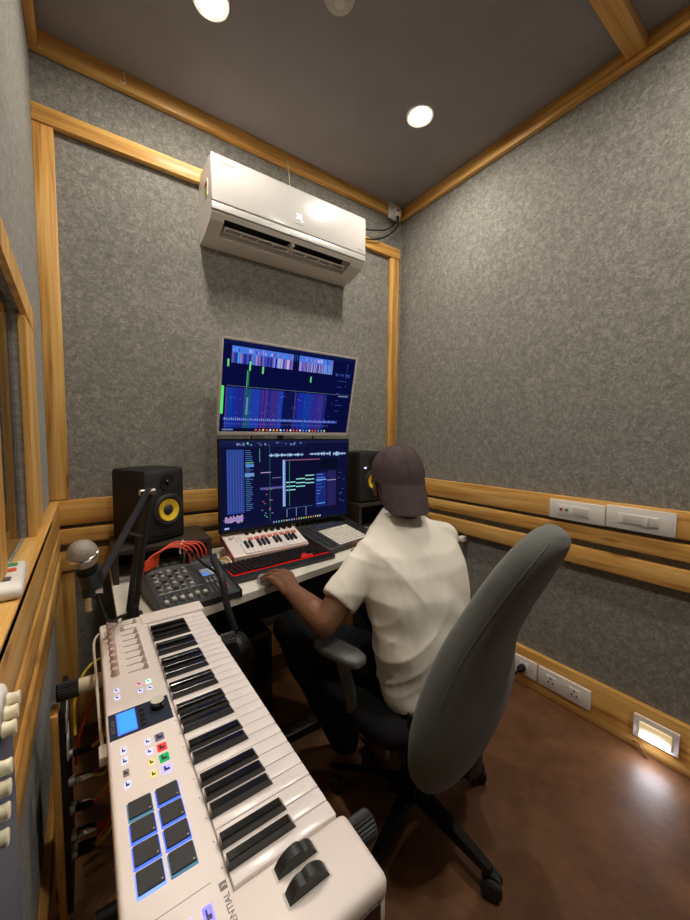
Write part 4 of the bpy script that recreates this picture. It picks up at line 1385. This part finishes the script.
# ------------------------------------------------------------------ person
def blob(parts, voxel, smooth, name):
    b = MB()
    for kind, a in parts:
        if kind == 'chain':
            P, R = a
            P = [Vector(p) for p in P]
            for i in range(len(P)):
                b.ball(P[i], R[i], 0, 16)
                if i + 1 < len(P):
                    b.cyl(P[i], P[i + 1], R[i], R[i + 1], 16)
        elif kind == 'loft':
            n = 28
            rs = []
            for c, ax, ay in a:
                c, ax, ay = Vector(c), Vector(ax), Vector(ay)
                rs.append([c + ax * math.cos(2 * PI * i / n) + ay * math.sin(2 * PI * i / n) for i in range(n)])
            b.rings(rs)
        elif kind == 'ell':
            c, r, rot = a
            b.ball(c, r, 0, 24, rot)
    bmesh.ops.recalc_face_normals(b.bm, faces=b.bm.faces)
    me = bpy.data.meshes.new(name + '_src')
    b.bm.to_mesh(me)
    b.bm.free()
    o = bpy.data.objects.new(name + '_src', me)
    COL.objects.link(o)
    r = o.modifiers.new('r', 'REMESH')
    r.mode = 'VOXEL'
    r.voxel_size = voxel
    s = o.modifiers.new('s', 'SMOOTH')
    s.factor = 0.5
    s.iterations = smooth
    dg = bpy.context.evaluated_depsgraph_get()
    out = bpy.data.meshes.new_from_object(o.evaluated_get(dg))
    bpy.data.objects.remove(o)
    return out

def place(me, name, m, parent, fn=None):
    if fn is not None:
        n = len(me.vertices)
        co = np.empty(n * 3)
        no = np.empty(n * 3)
        me.vertices.foreach_get('co', co)
        me.vertices.foreach_get('normal', no)
        co = co.reshape(-1, 3)
        no = no.reshape(-1, 3)
        co = co + no * fn(co, no)[:, None]
        me.vertices.foreach_set('co', co.reshape(-1))
    me.transform(wm(parent).inverted())
    me.materials.clear()
    me.materials.append(m)
    for p in me.polygons:
        p.use_smooth = True
    o = bpy.data.objects.new(name, me)
    COL.objects.link(o)
    o.parent = parent
    WM[o.name] = wm(parent).copy()
    return o

person = thing('person', 'person in a cream t-shirt and backwards brown cap seated at the desk', 'person', (0.86, 0.85, 0.0))
# --- head in its own frame
hyaw = -0.40
HC = Vector((0.912, 0.965, 1.075))
HR = (Matrix.Translation(HC) @ Matrix.Rotation(hyaw, 4, 'Z') @ Matrix.Rotation(-0.12, 4, 'X'))
hp = lambda x, y, z: HR @ Vector((x, y, z))
R3 = HR.to_3x3().to_4x4()
SH_L, SH_R = Vector((0.752, 0.912, 0.840)), Vector((1.072, 0.885, 0.850))
EL_L, WR_L = Vector((0.566, 0.898, 0.668)), Vector((0.548, 1.085, 0.705))
EL_R, WR_R = Vector((1.175, 1.02, 0.69)), Vector((1.05, 1.22, 0.72))
body = []
body.append(('ell', (HC + HR.to_3x3() @ Vector((0, -0.008, 0.02)), (0.074, 0.092, 0.085), R3)))
body.append(('ell', (HC + HR.to_3x3() @ Vector((0, 0.028, -0.045)), (0.060, 0.062, 0.075), R3)))
body.append(('ell', (HC + HR.to_3x3() @ Vector((0, 0.060, -0.095)), (0.030, 0.028, 0.022), R3)))
body.append(('chain', ([hp(0, 0.085, -0.005), hp(0, 0.104, -0.045)], [0.008, 0.014])))
body.append(('ell', (hp(0, 0.085, -0.072), (0.024, 0.012, 0.010), R3)))
for s in (-1, 1):
    body.append(('ell', (hp(s * 0.030, 0.075, 0.008), (0.020, 0.014, 0.008), R3)))
    body.append(('ell', (hp(s * 0.080, 0.004, -0.034), (0.009, 0.019, 0.032), R3)))
    body.append(('ell', (hp(s * 0.087, -0.004, -0.030), (0.005, 0.015, 0.026), R3)))
body.append(('chain', ([HC + Vector((-0.005, -0.015, -0.06)), Vector((0.890, 0.918, 0.950)), Vector((0.885, 0.90, 0.88))], [0.055, 0.055, 0.055])))
body.append(('loft', [((0.87, 0.81, 0.46), (0.12, 0, 0), (0, 0.09, 0)), ((0.87, 0.82, 0.70), (0.14, 0, 0), (0, 0.09, 0)), ((0.875, 0.87, 0.84), (0.14, 0, 0), (0, 0.08, 0)), ((0.88, 0.885, 0.89), (0.09, 0, 0), (0, 0.05, 0))]))
body.append(('chain', ([(0.88, 0.89, 0.865), SH_L, SH_L.lerp(EL_L, .5), EL_L], [0.05, 0.052, 0.047, 0.042])))
body.append(('chain', ([EL_L, EL_L.lerp(WR_L, .3), WR_L], [0.041, 0.043, 0.028])))
body.append(('chain', ([(0.88, 0.89, 0.865), SH_R, SH_R.lerp(EL_R, .5), EL_R], [0.05, 0.052, 0.047, 0.040])))
body.append(('chain', ([EL_R, EL_R.lerp(WR_R, .3), WR_R], [0.040, 0.040, 0.027])))
def hand(wr, mcps, tips, thumb, z_up=0.012):
    wr = Vector(wr)
    mc = Vector((0, 0, 0))
    for p in mcps:
        mc += Vector(p) / 4
    for p in mcps:
        body.append(('chain', ([wr + (Vector(p) - mc) * 0.5, Vector(p)], [0.016, 0.0125])))
    body.append(('chain', ([wr, wr.lerp(mc, .6)], [0.026, 0.020])))
    for p, q, r in zip(mcps, tips, (0.0080, 0.0088, 0.0092, 0.0090)):
        p, q = Vector(p), Vector(q)
        m1 = p.lerp(q, .45) + Vector((0, 0, z_up))
        m2 = p.lerp(q, .78) + Vector((0, 0, z_up * .55))
        body.append(('chain', ([p, m1, m2, q], [r + .0018, r + .0006, r, r * .86])))
    body.append(('chain', ([Vector(v) for v in thumb], [0.016, 0.0115, 0.0095, 0.0085])))
hand(WR_L, [(0.526, 1.166, 0.716), (0.548, 1.180, 0.723), (0.571, 1.186, 0.725), (0.592, 1.178, 0.721)],
     [(0.502, 1.232, 0.694), (0.512, 1.258, 0.696), (0.538, 1.276, 0.700), (0.572, 1.268, 0.700)],
     [(0.568, 1.115, 0.705), (0.598, 1.155, 0.700), (0.606, 1.195, 0.695), (0.596, 1.228, 0.692)])
hand(WR_R, [(1.075, 1.298, 0.722), (1.052, 1.310, 0.727), (1.030, 1.310, 0.727), (1.010, 1.298, 0.723)],
     [(1.075, 1.350, 0.712), (1.050, 1.372, 0.712), (1.025, 1.376, 0.712), (1.000, 1.358, 0.712)],
     [(1.03, 1.24, 0.712), (1.000, 1.272, 0.706), (0.985, 1.300, 0.703), (0.980, 1.325, 0.702)])
# legs and bare feet
HIP_L, HIP_R = Vector((0.795, 0.87, 0.468)), Vector((0.95, 0.86, 0.468))
KN_L, KN_R = Vector((0.605, 1.20, 0.505)), Vector((0.99, 1.23, 0.515))
AN_L, AN_R = Vector((0.745, 1.045, 0.085)), Vector((0.885, 1.02, 0.085))
for hip, kn_, an, toe in ((HIP_L, KN_L, AN_L, Vector((0.605, 1.155, 0.022))), (HIP_R, KN_R, AN_R, Vector((0.93, 1.20, 0.022)))):
    body.append(('chain', ([hip, hip.lerp(kn_, .5), kn_, kn_.lerp(an, .3), an], [0.062, 0.062, 0.05, 0.047, 0.032])))
    hd = (toe - an)
    hd.z = 0
    hd.normalize()
    sd = Vector((-hd.y, hd.x, 0))
    heel = Vector((an.x, an.y, 0.030)) - hd * 0.035
    ball = Vector((toe.x, toe.y, 0.022)) - hd * 0.035
    body.append(('chain', ([heel, an - Vector((0, 0, .03)), ball + Vector((0, 0, .008))], [0.030, 0.034, 0.024])))
    for k in range(5):
        o = (k - 2) * 0.0165
        body.append(('chain', ([heel.lerp(ball, .55) + sd * o * .7, ball + sd * o, ball + sd * o * 1.1 + hd * (0.038 - abs(k - 1.5) * .006) - Vector((0, 0, .009))], [0.02, 0.015, 0.0095])))
bme = blob(body, 0.0045, 3, 'body')
place(bme, 'body', M['skin'], person)
for s in (-1, 1):
    MB().ball(hp(s * 0.030, 0.078, 0.0), 0.0115).build('eye', M['eyew'], person)
    MB().ball(hp(s * 0.030, 0.0862, -0.001), 0.0055).build('iris', M['hair'], person)
    MB().tube([hp(s * 0.014, 0.091, 0.019), hp(s * 0.03, 0.090, 0.023), hp(s * 0.048, 0.078, 0.018)], 0.003, 6).build('eyebrow', M['hair'], person)
MB().tube([hp(-0.02, 0.093, -0.073), hp(0, 0.0985, -0.074), hp(0.02, 0.093, -0.073)], 0.0022, 6).build('mouth', mat('lip', (96, 52, 44), 0.5), person)
hm = blob([('ell', (hp(0, -0.016, -0.012), (0.074, 0.082, 0.072), R3)), ('ell', (hp(0, -0.045, -0.055), (0.058, 0.045, 0.04), R3))], 0.006, 2, 'hair')
place(hm, 'hair', M['hair'], person)

# cap: dome, band and backwards bill
capo = None
b = MB()
rs = []
n = 40
for k in range(11):
    a = (PI / 2) * k / 10
    rr = math.cos(a) ** 0.8
    zz = 0.004 + 0.111 * math.sin(a)
    rs.append([hp(0.092 * rr * math.cos(2 * PI * i / n), -0.008 + 0.108 * rr * math.sin(2 * PI * i / n), zz + (0.034 * math.sin(2 * PI * i / n) + 0.008) * max(0.0, 1 - k / 7)) for i in range(n)])
low = [[hp(0.093 * math.cos(2 * PI * i / n), -0.008 + 0.109 * math.sin(2 * PI * i / n), -0.006 + 0.030 * math.sin(2 * PI * i / n)) for i in range(n)]]
b.rings(low + rs)
cap = b.build('cap', M['cap'], person, smooth=60)
b = MB()
nb = 22
top, bot = [], []
for j in range(9):
    v = j / 8
    row, row2 = [], []
    for i in range(nb + 1):
        u = -1 + 2 * i / nb
        ang = u * 1.12
        r0x, r0y = 0.092, 0.108
        bx, by = r0x * math.sin(ang), -0.008 - r0y * math.cos(ang)
        ln = 0.102 * (1 - abs(u) ** 5.0) ** 0.6
        x = bx * (1 + 0.10 * v * (1 - abs(u)))
        y = by - ln * v * 0.34
        z = -0.012 - ln * v * 0.96 - 0.012 * math.cos(ang) + 0.010 * (u * u) * -v
        row.append(hp(x, y, z))
        row2.append(hp(x * 0.985, y + 0.004, z - 0.0025))
    top.append(row)
    bot.append(row2)
rings = [top[j] + list(reversed(bot[j])) for j in range(9)]
b.rings(rings)
b.build('cap_bill', M['cap'], cap, smooth=60)
MB().ball(hp(0, -0.008, 0.116), (0.007, 0.007, 0.004)).build('cap_button', M['cap'], cap)
# seams of the cap
b = MB()
for k in range(6):
    az = PI / 6 + k * PI / 3
    pts = []
    for q in range(9):
        a = (PI / 2) * (0.02 + 0.96 * q / 8)
        rr = math.cos(a) ** 0.8 * 1.006
        pts.append(hp(0.092 * rr * math.cos(az), -0.008 + 0.108 * rr * math.sin(az), 0.0045 + 0.1115 * math.sin(a) + (0.034 * math.sin(az) + 0.008) * max(0.0, 1 - (q * 0.96 + 0.16) / 5.6)))
    b.tube(pts, 0.0014, 6, 0, 3)
b.build('cap_seam', M['cap'], cap)

# t-shirt
T = []
T.append(('loft', [((0.888, 0.780, 0.392), (0.150, 0, 0), (0, 0.118, 0)),
                   ((0.884, 0.785, 0.43), (0.172, 0, 0), (0, 0.134, 0)),
                   ((0.879, 0.790, 0.53), (0.180, 0, 0), (0, 0.136, 0)),
                   ((0.880, 0.805, 0.63), (0.184, -0.01, 0), (0, 0.132, 0)),
                   ((0.884, 0.830, 0.73), (0.196, -0.012, 0), (0, 0.132, 0)),
                   ((0.890, 0.855, 0.80), (0.205, -0.015, 0), (0, 0.126, 0)),
                   ((0.892, 0.875, 0.86), (0.190, -0.015, 0), (0, 0.114, 0.01)),
                   ((0.893, 0.892, 0.908), (0.138, -0.01, 0), (0, 0.097, 0.02)),
                   ((0.893, 0.904, 0.942), (0.092, 0, 0), (0, 0.081, 0.02)),
                   ((0.893, 0.912, 0.962), (0.066, 0, 0), (0, 0.066, 0.02))]))
for sh, el in ((SH_L, EL_L), (SH_R, EL_R)):
    e = sh.lerp(el, 0.74)
    T.append(('chain', ([Vector((0.88, 0.885, 0.865)), sh.lerp(Vector((0.88, 0.885, 0.865)), .4), sh], [0.075, 0.070, 0.058])))
    d = (el - sh).normalized()
    ax = d.cross(Vector((0, 0, 1))).normalized()
    ay = d.cross(ax)
    T.append(('loft', [(sh - d * .0, ax * 0.056, ay * 0.056), (sh.lerp(el, .3), ax * 0.058, ay * 0.062), (e, ax * 0.057, ay * 0.066)]))
tme = blob(T, 0.006, 9, 'shirt')
def folds(co, no):
    x, y, z = co[:, 0], co[:, 1], co[:, 2]
    ws = np.clip((0.80 - z) / 0.32, 0, 1)
    def crease(p):
        return 1 - np.abs(np.sin(p)) ** 0.6 * 1.6
    f = 0.0065 * ws * np.sin(46 * (z * 0.9 + (x - .7) * 0.55 + 0.03 * np.sin(20 * x)) + 2.2 * np.sin(9 * y))
    f += 0.0055 * ws * crease(21 * (z * 0.8 - (x - .75) * 0.9) + 1.4 * np.sin(12 * z + 9 * y))
    up = np.clip((0.92 - z) / 0.3, 0, 1)
    f += 0.0045 * up * crease(26 * (z * 0.45 - (x - .7) * 0.9) + 2 * np.sin(11 * z))
    f += 0.0045 * crease(24 * (x * .85 + z * .5)) * np.exp(-((z - .80) / .10) ** 2) * np.exp(-((x - .77) / .09) ** 2)
    f += 0.004 * crease(30 * (x * .3 + z)) * np.exp(-((x - .66) / .06) ** 2)
    f += 0.0025 * np.sin(35 * x + 20 * z) * np.sin(28 * z - 17 * y)
    return f
shirt = place(tme, 't_shirt', M['shirt'], person, folds)
b = MB().lathe([(0.066, -0.006), (0.071, -0.004), (0.071, 0.006), (0.066, 0.007)], (0.890, 0.912, 0.962), (0, 0.30, 1), 36)
b.build('collar', M['shirt'], shirt)

# trousers
TR = []
TR.append(('loft', [((0.87, 0.81, 0.405), (0.130, 0, 0), (0, 0.11, 0)), ((0.87, 0.81, 0.45), (0.145, 0, 0), (0, 0.115, 0)), ((0.87, 0.81, 0.50), (0.135, 0, 0), (0, 0.10, 0))]))
for hip, kn_, an in ((HIP_L, KN_L, AN_L), (HIP_R, KN_R, AN_R)):
    TR.append(('chain', ([hip, hip.lerp(kn_, .5), kn_, kn_.lerp(an, .35), an + Vector((0, 0, .035))], [0.074, 0.078, 0.067, 0.064, 0.056])))
trm = blob(TR, 0.008, 3, 'trousers')
place(trm, 'trousers', M['trous'], person, lambda co, no: 0.004 * np.sin(50 * co[:, 2] + 30 * co[:, 0]) * np.sin(20 * co[:, 1]))

# ------------------------------------------------------------------ office chair
CX, CY = 0.835, 0.79
t = thing('office_chair', 'high-backed office chair in a grey stretch cover, reclined on a black star base', 'office chair', (CX, CY, 0))
ST = [  # centre, half width, half thickness, superellipse tilt
    ((0.772, 0.602, 0.322), 0.085, 0.028), ((0.812, 0.596, 0.355), 0.170, 0.042), ((0.838, 0.586, 0.42), 0.226, 0.048),
    ((0.842, 0.572, 0.51), 0.240, 0.052), ((0.828, 0.555, 0.61), 0.208, 0.052), ((0.824, 0.529, 0.715), 0.166, 0.050),
    ((0.843, 0.494, 0.810), 0.142, 0.048), ((0.862, 0.454, 0.897), 0.128, 0.046), ((0.873, 0.422, 0.960), 0.106, 0.042), ((0.878, 0.404, 0.996), 0.074, 0.034), ((0.879, 0.396, 1.011), 0.034, 0.018)]
cang = 0.12
rt = Vector((math.cos(cang), math.sin(cang), 0))
rings = []
N = 32
def interp(ST, m=4):
    out = []
    A = [(Vector(c), w_, h_) for c, w_, h_ in ST]
    for i in range(len(A) - 1):
        for k in range(m):
            s = k / m
            p0_, p1_, p2_, p3_ = A[max(i - 1, 0)], A[i], A[i + 1], A[min(i + 2, len(A) - 1)]
            f = lambda a, b_, c, d: 0.5 * ((2 * b_) + (c - a) * s + (2 * a - 5 * b_ + 4 * c - d) * s * s + (3 * b_ - a - 3 * c + d) * s ** 3)
            out.append(tuple(f(p0_[q], p1_[q], p2_[q], p3_[q]) for q in range(3)))
    out.append(A[-1])
    return out
SS = interp(ST)
for i, (c, hw, ht) in enumerate(SS):
    d = (SS[min(i + 1, len(SS) - 1)][0] - SS[max(i - 1, 0)][0]).normalized()
    nb_ = d.cross(rt).normalized()
    r = []
    for k in range(N):
        a = 2 * PI * k / N
        ca, sa = math.cos(a), math.sin(a)
        e = 0.72
        px = hw * math.copysign(abs(ca) ** e, ca)
        py = ht * math.copysign(abs(sa) ** e, sa)
        curve = 0.10 * (px * px) / max(hw, .01)      # wraps a little round the sitter
        r.append(c + rt * px - nb_ * (py - 0.0) + Vector((0, 1, 0)) * curve)
    rings.append(r)
MB().rings(rings).build('backrest', M['chair'], t, smooth=60)
for ang in (0.86 * PI, 0.12 * PI):
    sm = []
    for i, (c, hw, ht) in enumerate(SS[3:-3]):
        i += 3
        d = (SS[i + 1][0] - SS[i - 1][0]).normalized()
        nb_ = d.cross(rt).normalized()
        ca, sa = math.cos(ang), math.sin(ang)
        px = hw * math.copysign(abs(ca) ** 0.72, ca)
        py = ht * abs(sa) ** 0.72
        sm.append(c + rt * px - nb_ * (py + 0.0002) + Vector((0, 1, 0)) * 0.10 * (px * px) / max(hw, .01))
    MB().tube(sm, 0.0016, 6, 0, 1).build('seam', M['chair'], t)
MB().box((-0.0015, -0.012, -0.02), (0.0015, 0.012, 0.02), 0, 0, 2, Matrix.Translation((0.618, 0.592, 0.535))).build('fabric_tag', M['matte'], t)
# seat
b = MB()
rs = []
for zz, s in ((0.335, 0.86), (0.345, 0.96), (0.365, 1.0), (0.385, 1.0), (0.400, 0.96), (0.407, 0.82)):
    r = []
    for k in range(36):
        a = 2 * PI * k / 36
        ca, sa = math.cos(a), math.sin(a)
        r.append((CX + 0.015 + 0.225 * s * math.copysign(abs(ca) ** .55, ca), CY + 0.10 + 0.225 * s * math.copysign(abs(sa) ** .55, sa), zz))
    rs.append(r)
b.rings(rs)
b.build('seat', M['trous'], t, smooth=60)
MB().box((CX - 0.03, 0.56, 0.30), (CX + 0.03, 0.90, 0.335), 0, 0.006).box((CX - 0.03, 0.555, 0.30), (CX + 0.03, 0.58, 0.52), 0, 0.006).build('back_bracket', M['black'], t)
MB().cyl((CX, CY, 0.09), (CX, CY, 0.31), 0.026, 0.024).cyl((CX, CY, 0.30), (CX, CY, 0.346), 0.075).build('gas_lift', M['black'], t)
MB().lathe([(0.0, 0.115), (0.035, 0.112), (0.042, 0.09), (0.040, 0.06), (0.0, 0.06)], (CX, CY, 0), (0, 0, 1), 28).build('hub', M['black'], t)
CR = 0.268
for k in range(5):
    a = math.radians(-88 + 72 * k)
    d = Vector((math.cos(a), math.sin(a), 0))
    s = Vector((-d.y, d.x, 0))
    c0 = Vector((CX, CY, 0))
    sec = lambda rad, z0, z1, wd: [c0 + d * rad + s * wd + Vector((0, 0, z0)), c0 + d * rad - s * wd + Vector((0, 0, z0)), c0 + d * rad - s * wd * .7 + Vector((0, 0, z1)), c0 + d * rad + s * wd * .7 + Vector((0, 0, z1))]
    leg = MB().rings([sec(0.02, 0.065, 0.108, 0.026), sec(0.16, 0.066, 0.094, 0.021), sec(0.25, 0.064, 0.082, 0.017), sec(CR + .012, 0.062, 0.078, 0.014)]).build('leg', M['gloss'], t, smooth=None)
    cp = c0 + d * CR
    ca = a + 0.5 + k * 0.9
    cd = Vector((math.cos(ca), math.sin(ca), 0))
    cs = Vector((-cd.y, cd.x, 0))
    cc = cp + cd * 0.014 + Vector((0, 0, 0.027))
    cst = MB().cyl(cp + Vector((0, 0, 0.045)), cp + Vector((0, 0, 0.066)), 0.008).lathe([(0.0, -0.008), (0.024, -0.008), (0.0245, 0.008), (0.0, 0.008)], cc + Vector((0, 0, .004)), cs, 24).build('caster', M['black'], t)
    for q in (-1, 1):
        MB().lathe([(0.0, -0.009), (0.021, -0.009), (0.027, -0.004), (0.027, 0.004), (0.021, 0.009), (0.0, 0.009)], cc + cs * q * 0.017, cs, 28).build('wheel', M['rubber'], cst)
# armrests
padm2 = mat('arm_pad_grey', (86, 86, 84), 0.5)
for s, pts, top in ((-1, None, Vector((0.592, 0.862, 0.588))), (1, None, Vector((1.075, 0.97, 0.60)))):
    arm = MB()
    rs = []
    for zz, sc in ((-0.014, 0.85), (-0.008, 1.0), (0.006, 1.0), (0.013, 0.88)):
        r = []
        for k in range(28):
            a = 2 * PI * k / 28
            ca, sa = math.cos(a), math.sin(a)
            u = 0.037 * sc * math.copysign(abs(ca) ** .6, ca)
            v = 0.088 * sc * math.copysign(abs(sa) ** .6, sa)
            th = -0.25 * s
            r.append(top + Vector((u * math.cos(th) - v * math.sin(th), u * math.sin(th) + v * math.cos(th), zz)))
        rs.append(r)
    arm.rings(rs)
    arm.build('armrest', padm2, t, smooth=60)
    ym = 0.86 if s < 0 else 0.93
    MB().tube([top + Vector((0, -0.01, -0.01)), Vector((CX + s * 0.205, ym, 0.45)), Vector((CX + s * 0.175, ym, 0.345)), Vector((CX + s * 0.10, ym, 0.330))], 0.019, 12).build('arm_post', mat('arm_post_grey', (84, 84, 82), 0.5), t)
